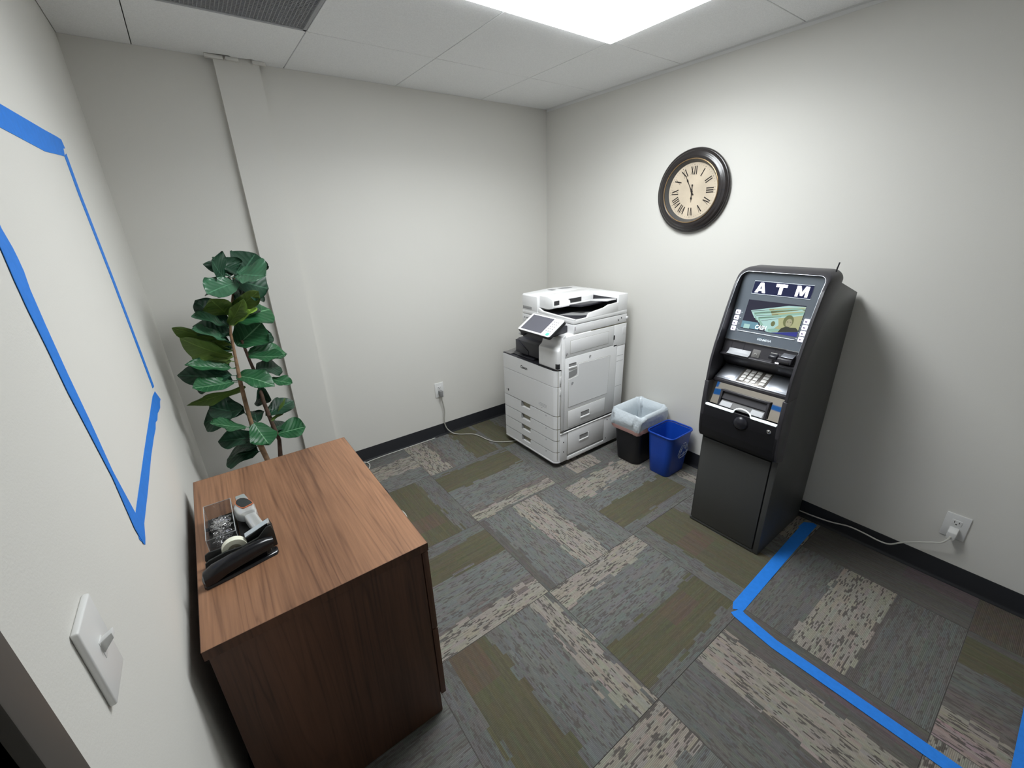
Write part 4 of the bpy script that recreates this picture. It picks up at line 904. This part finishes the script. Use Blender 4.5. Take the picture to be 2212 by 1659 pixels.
put('door_foot_shadow', MB().box(-.653, -.292, PR-.0015, PR+.002, .060, .081), M_prs, cp); side('bottom_rail', -.653, -.292, .038, .066, .0055, M_pr2)
side('corner_column', -.290, PB, .034, .254, .0015)
scr = [(-.690, .190), (-.690, .115), (-.255, .225), (-.262, .075)]
for x, z in scr: put('screw', MB().lathe([(.0045, -.0), (.0045, .0022), (.003, .0022)], (x, PR, z), 'y', 12), M_prdd, cp)
def icon(x, z, p, par):
    y = PR-p-.0008; put('symbol_mark', MB().tube([(x+.008*math.cos(k*PI/5), y, z+.008*math.sin(k*PI/5)) for k in range(8)], .0009, 5).tube([(x-.006, y, z-.009), (x+.004, y, z+.002)], .0009, 5), M_ink, par)
icon(-.622, .606, .0045, sd); icon(-.462, .757, .0025, sd); icon(-.674, .812, .0025, uc)
# scanner
put('scanner_base', MB().box(-.616, PB, PR, -.442, .934, .991, .003), M_pr, cp)
hb = MB()
for k in range(7): hb.lathe([(.0042, 0), (.0042, .0010), (.001, .0006)], (-.50+k*.058, PR, .966), 'y', 10)
put('vent_dimples', hb, M_pr2, cp); put('screw', MB().lathe([(.0045, -.0), (.0045, .0022)], (-.195, PR, .958), 'y', 12).lathe([(.0045, -.0), (.0045, .0022)], (-.165, PR, .969), 'y', 12), M_prdd, cp)
put('side_mark', MB().box(-.607, -.603, PR-.0006, PR+.002, .955, .978), M_ink, cp)
put('side_label', MB().box(-.6166, -.616, -.475, -.462, .962, .972).box(-.6166, -.616, -.530, -.485, .962, .972), M_inkg, cp)
put('handle_tab', MB().box(-.118, -.098, PR-.006, PR+.002, .955, .972, .003), M_pr2, cp)
# document feeder lid
put('lid_base', MB().box(-.616, -.110, PR, -.442, .9945, 1.020, .003), M_pr2, cp)
lp = [(-.616, 1.018), (-.498, 1.022), (-.480, 1.046), (-.440, 1.052), (-.345, 1.062), (-.300, 1.076), (-.205, 1.080), (-.205, 1.018)]
put('lid_side_wall', MB().prism([(x, PR, z) for x, z in lp], (0, .014, 0), .002), M_pr2, cp)
put('lid_front_lip', MB().prism([(-.616, -.62, 1.018), (-.616, -.62, 1.052), (-.616, -.66, 1.036), (-.616, -.75, 1.032), (-.616, PR, 1.026), (-.616, PR, 1.018)], (.016, 0, 0), .002), M_pr2, cp)
put('feeder_left_cover', MB().prism([(-.616, -.442, 1.018), (-.616, -.442, 1.124), (-.605, -.442, 1.131), (-.36, -.442, 1.140), (-.12, -.442, 1.131), (PB-.002, -.442, 1.124), (PB-.002, -.442, 1.018)], (0, -.165, 0), .004), M_pr2, cp)
put('lift_grip', MB().box(-.6175, -.612, -.550, -.452, 1.030, 1.050, .002), M_prs, cp)
put('lid_back_wall', MB().box(-.205, PB-.002, PR, -.60, 1.018, 1.131, .005), M_pr2, cp)
put('output_well', MB().box(-.60, -.205, -.951, -.607, 1.0205, 1.026), M_prd, cp)
put('output_well_pad', MB().prism([(-.59, -.80, 1.0262), (-.50, -.90, 1.0262), (-.44, -.94, 1.0262), (-.36, -.93, 1.0262), (-.40, -.80, 1.0262)], (0, 0, .002)), M_prs, cp)
put('well_back', MB().box(-.2075, -.2048, -.951, -.607, 1.02, 1.105), M_prd, cp)
put('feeder_head', MB().prism([(-.596, -.607, 1.050), (-.596, -.607, 1.132), (-.596, -.69, 1.134), (-.596, -.735, 1.122), (-.596, -.745, 1.108), (-.596, -.745, 1.060), (-.596, -.70, 1.048)], (.385, 0, .002), .006), M_pr2, cp)
for a_, b_2 in ((-.585, -.540), (-.455, -.335)): put('feed_slot', MB().box(a_, b_2, -.7475, -.744, 1.080, 1.108), M_prdd, cp)
put('paper_guide', MB().prism([(-.535, -.746, 1.079), (-.462, -.746, 1.079), (-.470, -.746, 1.112), (-.525, -.746, 1.112)], (0, -.030, -.004), .004), M_pr2, cp)
put('paper_guide', MB().prism([(-.330, -.70, 1.10), (-.225, -.70, 1.10), (-.225, -.70, 1.126), (-.318, -.70, 1.126)], (0, -.020, 0), .004), M_pr2, cp)
put('document_tray', MB().prism([(-.590, -.745, 1.062), (-.590, -.745, 1.078), (-.590, -.80, 1.086), (-.590, -.80, 1.074)], (.385, 0, 0), .002), M_pr2, cp)
put('document_tray', MB().prism([(-.50, -.80, 1.070), (-.47, -.885, 1.074), (-.27, -.885, 1.074), (-.25, -.80, 1.070)], (0, 0, .012), .002), M_prd, cp)
put('document_tray', MB().prism([(-.30, -.80, 1.078), (-.30, -.948, 1.096), (-.207, -.948, 1.096), (-.207, -.80, 1.078)], (0, 0, .008), .002), M_pr2, cp)
tl = MB(); tl.box(-.33, -.26, -.545, -.49, 1.1375, 1.139).box(-.42, -.35, -.53, -.47, 1.139, 1.1405); 
put('top_label', MB().prism([(-.42, -.49, 1.1385), (-.22, -.49, 1.1365), (-.22, -.54, 1.1365), (-.42, -.54, 1.1385)], (0, 0, .0012)), M_inkg, cp)
# tilted control panel
P0 = Vector((-.836, -.672, .956)); PU = Vector((0, -1, 0)); PV = Vector((.130, 0, .080)).normalized(); PN = PU.cross(PV); PW, PHh = .306, .155
def pn(u, v, d=0.): return P0+PU*u+PV*v+PN*d
def pbox(u0, u1, v0, v1, d0, d1, bev=0., r=0.):
    if r > 0:
        pts = []
        for (sx, sy, a0) in ((1, 1, 0), (-1, 1, PI/2), (-1, -1, PI), (1, -1, 3*PI/2)):
            for k in range(5):
                a_ = a0+PI/2*k/4; pts.append(((u1-r if sx > 0 else u0+r)+r*math.cos(a_), (v1-r if sy > 0 else v0+r)+r*math.sin(a_)))
    else: pts = [(u0, v0), (u1, v0), (u1, v1), (u0, v1)]
    return MB().prism([pn(u, v, d0) for u, v in pts], PN*(d1-d0), bev)
cpn = put('control_panel', pbox(0, PW, 0, PHh, -.004, .001, .0012, .012), M_pr2, cp)
put('panel_back', pbox(-.001, PW+.001, -.001, PHh+.001, -.024, -.004, .003, .012), M_prdd, cpn)
put('touch_screen', pbox(.022, .222, .012, PHh-.010, .0005, .0016), M_lcd, cpn)
for i in range(3):
    for j in range(5): put('key', pbox(.236+i*.018, .236+i*.018+.011, .040+j*.020, .040+j*.020+.008, .0008, .0022, .0006), M_inkg, cpn)
put('start_key', pbox(.262, .290, .008, .030, .0008, .003, .001, .008), M_green, cpn)
put('panel_arm', MB().prism([(-.80, -.74, .925), (-.76, -.74, .955), (-.66, -.74, .985), (-.617, -.74, .98), (-.617, -.74, .94), (-.72, -.74, .925)], (0, -.17, 0), .004), M_prd, cp)
put('status_lamp', MB().prism([(-.80, -.645, .905), (-.80, -.69, .905), (-.79, -.69, .925), (-.79, -.645, .925)], (.10, 0, .015), .003), M_prdd, cp)
put('usb_port', MB().box(-.812, -.805, -.668, -.648, .912, .924, .002), M_pr2, cp)

# ================================================================== CASH MACHINE (local: X = distance from the right wall, u across from the viewer's left, z up)
am = thing('cash_machine', (-.26, -2.0, 0), 'tall charcoal cash machine with a lit sign and screen against the right wall', 'cash machine')
Y0, AW = -1.814, .371
def A(X, u, z): return (-X, Y0-u, z)
def aprism(prof, u0, u1, bev=0., seg=2): return MB().prism([A(X, u0, z) for X, z in prof], (0, -(u1-u0), 0), bev, seg)
def abox(X0, X1, u0, u1, z0, z1, bev=0., seg=2): return MB().box(-X1, -X0, Y0-u1, Y0-u0, z0, z1, bev, seg)
body = [(.018, .003), (.492, .003), (.492, .84), (.395, .86), (.372, 1.00), (.35, 1.12), (.29, 1.26), (.262, 1.318), (.022, 1.252)]
put('body', aprism(body, .006, AW-.006), M_atmb, am)
shell = [(.018, .003), (.497, .003), (.497, .90), (.47, 1.0), (.42, 1.12), (.34, 1.25), (.262, 1.322), (.250, 1.322), (.018, 1.256)]
for u in (.001, AW-.006): put('side_panel', aprism(shell, u, u+.005, .0012), M_atmb, am)
put('top_panel', aprism([(.262, 1.319), (.022, 1.253), (.022, 1.2565), (.262, 1.3225)], .006, AW-.006), M_atmb, am)
# lower door
put('lower_door', abox(.498, .507, .010, AW-.030, .022, .530, .002), M_atmb, am)
put('door_edge', abox(.494, .503, AW-.026, AW-.001, .004, .545, .002), M_atmb, am)
put('bottom_rail', abox(.494, .505, .001, AW-.026, .004, .019, .002), M_atmb, am)
# lower fascia
LF = [(.49, .530), (.507, .540), (.532, .552), (.545, .572), (.553, .61), (.558, .68), (.557, .737), (.49, .737)]
lf = put('lower_fascia', aprism(LF, .004, AW-.004, .0030, 2), M_atmf, am, 50)
CK = [(.455, .530), (.507, .540), (.532, .552), (.545, .572), (.553, .61), (.558, .68), (.559, .76), (.554, .854), (.455, .854)]
for u0, u1 in ((0, .020), (AW-.020, AW)): put('fascia_cheek', aprism(CK, u0, u1, .003), M_atm, am, 50)
put('thumb_dome', MB().lathe([(.034, -.002), (.033, .006), (.028, .013), (.018, .019), (.006, .0215), (.001, .022)], (-.553, Y0-.200, .695), 'x', 32), M_atmd, am, 80)
put('dome_ring', MB().tube([(-.5585, Y0-.200-.0345*math.cos(a*PI/20), .695+.0345*math.sin(a*PI/20)) for a in range(40)], .0012, 6, True), M_atmf, am)
lk = put('lock', MB().lathe([(.010, 0), (.010, .004), (.0075, .006), (.0075, .005), (.004, .0075), (.001, .0075)], (-.556, Y0-.325, .700), 'x', 24), M_chrome, am)
put('keyhole', MB().box(-.5645, -.563, Y0-.3262, Y0-.3238, .696, .704), M_slot, lk)
# light strip with its arch
ar = MB(); ar.box(-.560, -.545, Y0-.158, Y0-.022, .733, .742, .002); ar.box(-.560, -.545, Y0-(AW-.022), Y0-.240, .733, .742, .002)
arc_ = [(-.5565, Y0-.158, .7375)]+[(-.5565, Y0-.199+.040*math.cos(PI*k/12), .7375+.028*math.sin(PI*k/12)) for k in range(0, 13)]+[(-.5565, Y0-.240, .7375)]
ar.tube(arc_, .0030, 8); put('light_strip', ar, M_strip, am)
# mirror panel with the dispenser mouth
MP = [(.507, .847), (.534, .743)]
def mp(u, t, d=0.): 
    X, z = lerp(.507, .534, t), lerp(.847, .743, t); n = Vector((.104, .027)).normalized(); return A(X+n.x*d, u, z+n.y*d)
put('mirror_panel', MB().prism([mp(.020, 0), mp(AW-.020, 0), mp(AW-.020, 1), mp(.020, 1)], (.03, 0, 0)), M_mirror, am)
U0, U1 = .078, .292
mf = MB()
for a_ in ((U0-.004, U0+.006, .28, 1.0), (U1-.006, U1+.004, .28, 1.0), (U0-.004, U1+.004, .26, .34)): mf.prism([mp(a_[0], a_[2], .0), mp(a_[1], a_[2], .0), mp(a_[1], a_[3], .0), mp(a_[0], a_[3], .0)], Vector(mp(0, 0, .016))-Vector(mp(0, 0, 0)), .0015)
dm = put('dispenser_mouth', mf, M_atm, am)
put('mouth_hood', MB().prism([mp(U0+.006, .34, .001), mp(U1-.006, .34, .001), mp(U1-.006, .66, .010), mp(U0+.006, .66, .010)], (.003, 0, 0)), M_atm, dm)
put('mouth_slot', MB().prism([mp(U0+.006, .66, .003), mp(U1-.006, .66, .003), mp(U1-.006, .74, .003), mp(U0+.006, .74, .003)], (.003, 0, 0)), M_atmd, dm)
put('mouth_flap', MB().prism([mp(U0+.006, .72, .004), mp(U1-.006, .72, .004), mp(U1-.006, .99, .020), mp(U0+.006, .99, .020)], (.003, 0, 0)), M_flap, dm)
for ua, ub in ((U0+.010, U0+.062), (U1-.062, U1-.010)): put('flap_light_patch', MB().prism([mp(ua, .76, .0075), mp(ub, .76, .0075), mp(ub, .97, .0200), mp(ua, .97, .0200)], (-.0006, 0, 0)), M_pale, dm)  # pale grey patches painted for the light on both ends of the flap
# keypad shelf
put('shelf_lip', aprism([(.46, .866), (.502, .866), (.510, .8615), (.511, .850), (.506, .845), (.46, .845)], .018, AW-.018, .001), M_atm, am)
def tr_(u, t, d=0.):
    X, z = lerp(.412, .504, t), lerp(.915, .868, t); n = Vector((.047, .092)).normalized(); return A(X+n.x*d, u, z+n.y*d)
def tbox(u0, u1, t0, t1, d0, d1, bev=0.): return MB().prism([tr_(u0, t0, d0), tr_(u1, t0, d0), tr_(u1, t1, d0), tr_(u0, t1, d0)], Vector(tr_(0, 0, d1))-Vector(tr_(0, 0, d0)), bev)
put('keypad_shelf', tbox(.020, AW-.020, 0, 1, -.006, 0, .0008), M_tray, am)
for u0, u1 in ((.034, .108), (.262, .338)): put('shelf_inset', tbox(u0, u1, .14, .90, -.001, .0010, .0005), M_tray, am)
kp = put('keypad', tbox(.118, .248, .02, .94, -.001, .0022, .001), M_keyp, am)
for r_ in range(4):
    for c_ in range(4):
        u0 = .129+c_*.0265+(.009 if c_ == 3 else 0); w = .0205 if c_ < 3 else .0235
        put('key', tbox(u0, u0+w, .10+r_*.205, .10+r_*.205+.160, .002, .0052, .0008), M_key, kp)
put('recess_back', aprism([(.455, .979), (.452, .965), (.415, .922), (.395, .912), (.395, .979)], .018, AW-.018), M_atm, am)
rl = MB()
for u_ in (.095, .325):
    for k in range(3): rl.lathe([(.0012, 0), (.0012, .0008)], A(.436, u_+k*.009, .945), 'x', 6)
put('braille_dots', rl, M_prm, am)
put('ledge', aprism([(.400, .991), (.474, .991), (.485, .988), (.487, .982), (.482, .978), (.400, .978)], .018, AW-.018, .0015), M_atm, am)
# lamp strip under the ledge that lights the keypad
put('keypad_lamp', abox(.440, .448, .10, .27, .9755, .9778), M_glow, am)
# reader zone
put('reader_plate', aprism([(.452, 1.052), (.470, .990), (.42, .990), (.42, 1.052)], .018, AW-.018), M_atm, am)
for u_ in (.055, .112, .245, .300): put('plate_joint', MB().prism([A(.4526, u_, 1.050), A(.4705, u_, .992), A(.4705, u_+.0014, .992), A(.4526, u_+.0014, 1.050)], (-.0006, 0, 0)), M_atmd, am)
put('receipt_slot', aprism([(.4600, 1.018), (.474, .999), (.490, .993), (.490, .990), (.460, .990)], .050, .150, .0012), M_pale, am)
hj = put('headphone_plate', aprism([(.458, 1.030), (.473, .993), (.469, .993), (.454, 1.030)], .156, .190, .0008), M_prm, am)
rg = [A(.4708+.0008, .173+.0055*math.cos(a*PI/8), 1.006+.006*math.sin(a*PI/8)) for a in range(-2, 11)]
put('headphone_symbol', MB().tube(rg, .0009, 5), M_key, hj)
put('card_mark', abox(.468, .4700, .236, .262, 1.024, 1.030), M_key, am)
cr = put('card_reader', aprism([(.455, 1.030), (.492, 1.018), (.496, .998), (.460, .990)], .262, .330, .004), M_atm, am)
put('reader_mouth', aprism([(.478, 1.031), (.497, 1.023), (.500, 1.010), (.488, 1.004), (.470, 1.02)], .238, .272, .004), M_atmd, cr)
put('card_slot', abox(.490, .4975, .278, .322, 1.0030, 1.0062), M_slot, cr)
put('reader_lamp', abox(.4965, .4985, .270, .284, .9945, .9985), M_glow, cr)
put('reader_top', aprism([(.456, 1.0355), (.486, 1.026), (.486, 1.0235), (.456, 1.030)], .282, .330, .0008), M_tray, cr)
# hood: rounded frame around the screen
def interp(tab, z):
    for (za, a_), (zb, b_3) in zip(tab, tab[1:]):
        if z <= zb: return lerp(a_, b_3, max(0, (z-za)/(zb-za)))
    return tab[-1][1]
FX = [(.856, .553), (.95, .546), (1.03, .525), (1.075, .509), (1.13, .490), (1.19, .469), (1.25, .444), (1.30, .424), (1.335, .400), (1.360, .376), (1.378, .345)]
RX = [(.856, .455), (.95, .452), (1.05, .425), (1.12, .39), (1.2, .345), (1.27, .295), (1.321, .252), (1.378, .262)]
def outline(ins, ztop, r, zb=.856):
    o = []; u0, u1 = ins, AW-ins
    for k in range(15): o.append((u0, lerp(zb, ztop-r, k/14)))
    for k in range(1, 9): a_ = PI/2*k/8; o.append((u0+r-r*math.cos(a_), ztop-r+r*math.sin(a_)))
    for k in range(1, 7): o.append((lerp(u0+r, u1-r, k/7), ztop))
    for k in range(0, 9): a_ = PI/2*k/8; o.append((u1-r+r*math.sin(a_), ztop-r+r*math.cos(a_)))
    for k in range(1, 15): o.append((u1, lerp(ztop-r, zb, k/14)))
    return o
OO = outline(0, 1.378, .040); OM = outline(.004, 1.372, .037); OI = outline(.014, 1.360, .028)
def fx(z, d=0.): return interp(FX, z)+d
rings = [[A(interp(RX, z), u, z) for u, z in OO], [A(fx(z, -.006), u, z) for u, z in OO], [A(fx(z, 0), u, z) for u, z in OM], [A(fx(z, .0), u, z) for u, z in OI], [A(interp([(.856, .44), (.99, .44), (1.055, .440), (1.357, .360)], z), u, z) for u, z in OI]]
vs = [p for r in rings for p in r]; m_ = len(OO); fs = []
for i in range(len(rings)-1):
    for k in range(m_-1): fs.append((i*m_+k, i*m_+k+1, (i+1)*m_+k+1, (i+1)*m_+k))
# close the bottom ends of both cheeks
for k in (0, m_-1): fs.append(tuple(i*m_+k for i in range(len(rings))))
hood = put('hood', MB().add(vs, fs), M_atm, am, 50)
put('hood_top', MB().prism([A(.262, .030, 1.374), A(.262, AW-.030, 1.374), A(.252, AW-.010, 1.321), A(.252, .010, 1.321)], (-.03, 0, 0)), M_atm, am)
RI = [A(fx(z, .0008), u, z) for u, z in outline(.0148, 1.3592, .028, 1.052)]
put('rim_highlight', MB().tube(RI, .0009, 6), M_tray, am)
put('antenna', MB().tube([A(.300, .352, 1.36), A(.298, .354, 1.385), A(.292, .356, 1.408)], .0028, 8), M_atmd, am)
# bezel plane
BN = Vector(A(.295, 0, .080))-Vector(A(0, 0, 0)); BN = Vector((-.965, 0, .262)).normalized()
def bz(u, z, d=0.): return Vector(A(lerp(.4560, .3660, (z-1.052)/.295), u, z))+BN*d
bo = [(.020, 1.052)]+[(u, z) for u, z in outline(.020, 1.352, .020, 1.052)]+[(AW-.020, 1.052)]
bo = outline(.016, 1.355, .022, 1.052)
put('screen_bezel', MB().prism([bz(u, z, -.004) for u, z in bo], BN*.004), M_bez, am)
put('bezel_foot', MB().tube([bz(.020, 1.051, .003), bz(AW-.020, 1.051, .003)], .0022, 8), M_chrome, am)
def bprism(pts, d0, d1): return MB().prism([bz(u, z, d0) for u, z in pts], BN*(d1-d0))
def rectp(u0, u1, z0, z1): return [(u0, z1), (u1, z1), (u1, z0), (u0, z0)]
UA0, UA1, ZA0, ZA1 = .074, .314, 1.263, 1.318
sg = put('atm_sign', bprism(rectp(UA0, UA1, ZA0, ZA1), 0, .0006), M_navy, am)
put('sign_border', MB().tube([bz(u, z, .0012) for u, z in rectp(UA0, UA1, ZA0, ZA1)], .0011, 6, True), M_line, sg)
bu = (Vector(A(0, 1, 0))-Vector(A(0, 0, 0))).normalized(); bv = (bz(0, 1.3)-bz(0, 1.1)).normalized()
def letter(polys, uc, name='letter'):
    mb = MB()
    for P_ in polys: mb.prism([bz(uc+a_*.0225, ZA0+.006+b_3*.043, .0012) for a_, b_3 in P_], BN*.0012)
    put(name, mb, M_glow, sg, recalc=True)
letter([[(-1, 0), (-.42, 0), (.12, 1), (-.30, 1)], [(1, 0), (.42, 0), (-.12, 1), (.30, 1)], [(-.62, .18), (.62, .18), (.5, .38), (-.5, .38)]], .109)
letter([[(-1, 1), (1, 1), (1, .72), (-1, .72)], [(-.30, .74), (.30, .74), (.30, 0), (-.30, 0)]], .192)
letter([[(-1.05, 0), (-.60, 0), (-.60, 1), (-1.05, 1)], [(.60, 0), (1.05, 0), (1.05, 1), (.60, 1)], [(-.85, 1), (-.42, 1), (.2, .12), (-.2, .12)], [(.85, 1), (.42, 1), (-.2, .12), (.2, .12)]], .276)
US0, US1, ZS0, ZS1 = .072, .309, 1.109, 1.236
def sc(a_, b_3): return (lerp(US0, US1, a_), lerp(ZS1, ZS0, b_3))
scn = put('screen', bprism(rectp(US0, US1, ZS0, ZS1), -.0002, .0005), M_scr, am)
lay = [0.0007]
def spoly(pts, m, name):
    put(name, bprism([sc(a_, b_3) for a_, b_3 in pts], lay[0], lay[0]+.00012), m, scn, recalc=True); lay[0] += .00016
spoly([(0, .74), (.30, .74), (.34, .98), (0, .98)], M_b7, 'screen_glow')
spoly([(.55, .99), (1, .80), (1, .999), (.55, .999)], M_b6, 'screen_glow')
bills = [([(.10, .36), (.72, .06), (1, .03), (1, .16), (.30, .62), (.20, .60)], M_b4, M_b2), ([(.16, .42), (.85, .10), (1, .10), (1, .22), (.34, .68), (.24, .66)], M_b1, M_b3), ([(.20, .50), (.95, .14), (1, .16), (1, .30), (.40, .74), (.30, .72)], M_b4, M_b2), ([(.26, .56), (1, .20), (1, .42), (.42, .84), (.34, .80)], M_b1, M_b3)]
for P_, m1_, m2_ in bills:
    spoly(P_, m1_, 'banknote')
    s0 = P_[0]; e0 = P_[2]
    spoly([(lerp(s0[0], 1, .35), lerp(s0[1], e0[1], .38)), (1, e0[1]+.015), (1, e0[1]+.05), (lerp(s0[0], 1, .38), lerp(s0[1], e0[1], .38)+.10)], m2_, 'banknote_print')
    spoly([(s0[0]+.02, s0[1]+.015), (s0[0]+.4, s0[1]-.13), (s0[0]+.4, s0[1]-.118), (s0[0]+.025, s0[1]+.03)], M_b5, 'banknote_edge')
spoly([(.31, .62), (1, .27), (1, .84), (.56, 1.0), (.47, .985), (.45, .88)], M_b4, 'banknote')
spoly([(.34, .655), (1, .31), (1, .32), (.345, .665)], M_b5, 'banknote_print')
spoly([(.62, .50), (1, .31), (1, .82), (.60, .97), (.55, .96), (.66, .72)], M_b2, 'banknote_print')
spoly([(.50, .90), (.62, .84), (.80, .86), (.60, .96), (.52, .975)], M_b1, 'banknote_print')
spoly([(.64+.08*math.cos(a*PI/8)*.45-.08, .70+.085*math.sin(a*PI/8)) for a in range(16)], M_b3, 'banknote_seal')
spoly([(.80+.085*math.cos(a*PI/10), .55+.20*math.sin(a*PI/10)) for a in range(20)], M_b3, 'portrait_hair')
spoly([(.815+.052*math.cos(a*PI/10), .60+.135*math.sin(a*PI/10)) for a in range(20)], M_b9, 'portrait_face')
spoly([(.72, .80), (.80, .72), (.86, .74), (.95, .72), (1, .80), (1, .84), (.68, .95)], M_b5, 'portrait_coat')
spoly([(.78, .57), (.80, .565), (.80, .58), (.78, .585)], M_b5, 'portrait_eye'); spoly([(.83, .565), (.85, .56), (.85, .575), (.83, .58)], M_b5, 'portrait_eye')
spoly([(.06, .84), (.17, .84), (.17, .99), (.06, .99)], M_b4, 'screen_icon')
lay[0] += .0002
cu_, cz_ = sc(.37, .895)
text('CASH', .026, bz(cu_, cz_, lay[0]), bu, bv, M_b8, 'cash_lettering', scn, off=.0008, ext=.0001, sx=.72, shear=.12)
put('screen_foot_line', MB().tube([bz(.062, 1.096, .0016), bz(.306, 1.096, .0016)], .0016, 6), M_line, am)
text('GENMEGA', .0135, bz(.188, 1.072, .0006), bu, bv, M_line, 'maker_lettering', am, off=.0003, ext=.0001, sx=.95, shear=.25)
put('maker_swoosh', MB().tube([bz(.178+.022*math.cos(PI*(1-k/8)), 1.073+.008*math.sin(PI*k/8), .0010) for k in range(1, 7)], .0006, 5), M_b7, am)
for u_ in (.032, AW-.052):
    for k in range(4):
        z_ = 1.092+k*.0245; bt = put('function_key', MB().prism([bz(u_+a_, z_+b_3, 0) for a_, b_3 in [(.002, 0), (.018, 0), (.020, .002), (.020, .018), (.018, .020), (.002, .020), (0, .018), (0, .002)]], BN*.006, .001), M_btn, am)
        put('key_glyph', MB().prism([bz(u_+a_, z_+b_3, .0062) for a_, b_3 in [(.005, .007), (.009, .005), (.013, .007), (.015, .012), (.011, .010), (.006, .013)]], BN*.0003), mat('glyph_violet', (.10, .06, .16), .5) if k == 0 and u_ < .1 else bpy.data.materials['glyph_violet'], bt)
        tk = (u_+.024, u_+.030) if u_ < .1 else (u_-.012, u_-.004)
        put('key_tick', MB().prism([bz(tk[0], z_+.010, .0004), bz(tk[1], z_+.010, .0004), bz(tk[1], z_+.0112, .0004), bz(tk[0], z_+.0112, .0004)], BN*.0003), M_line, am)
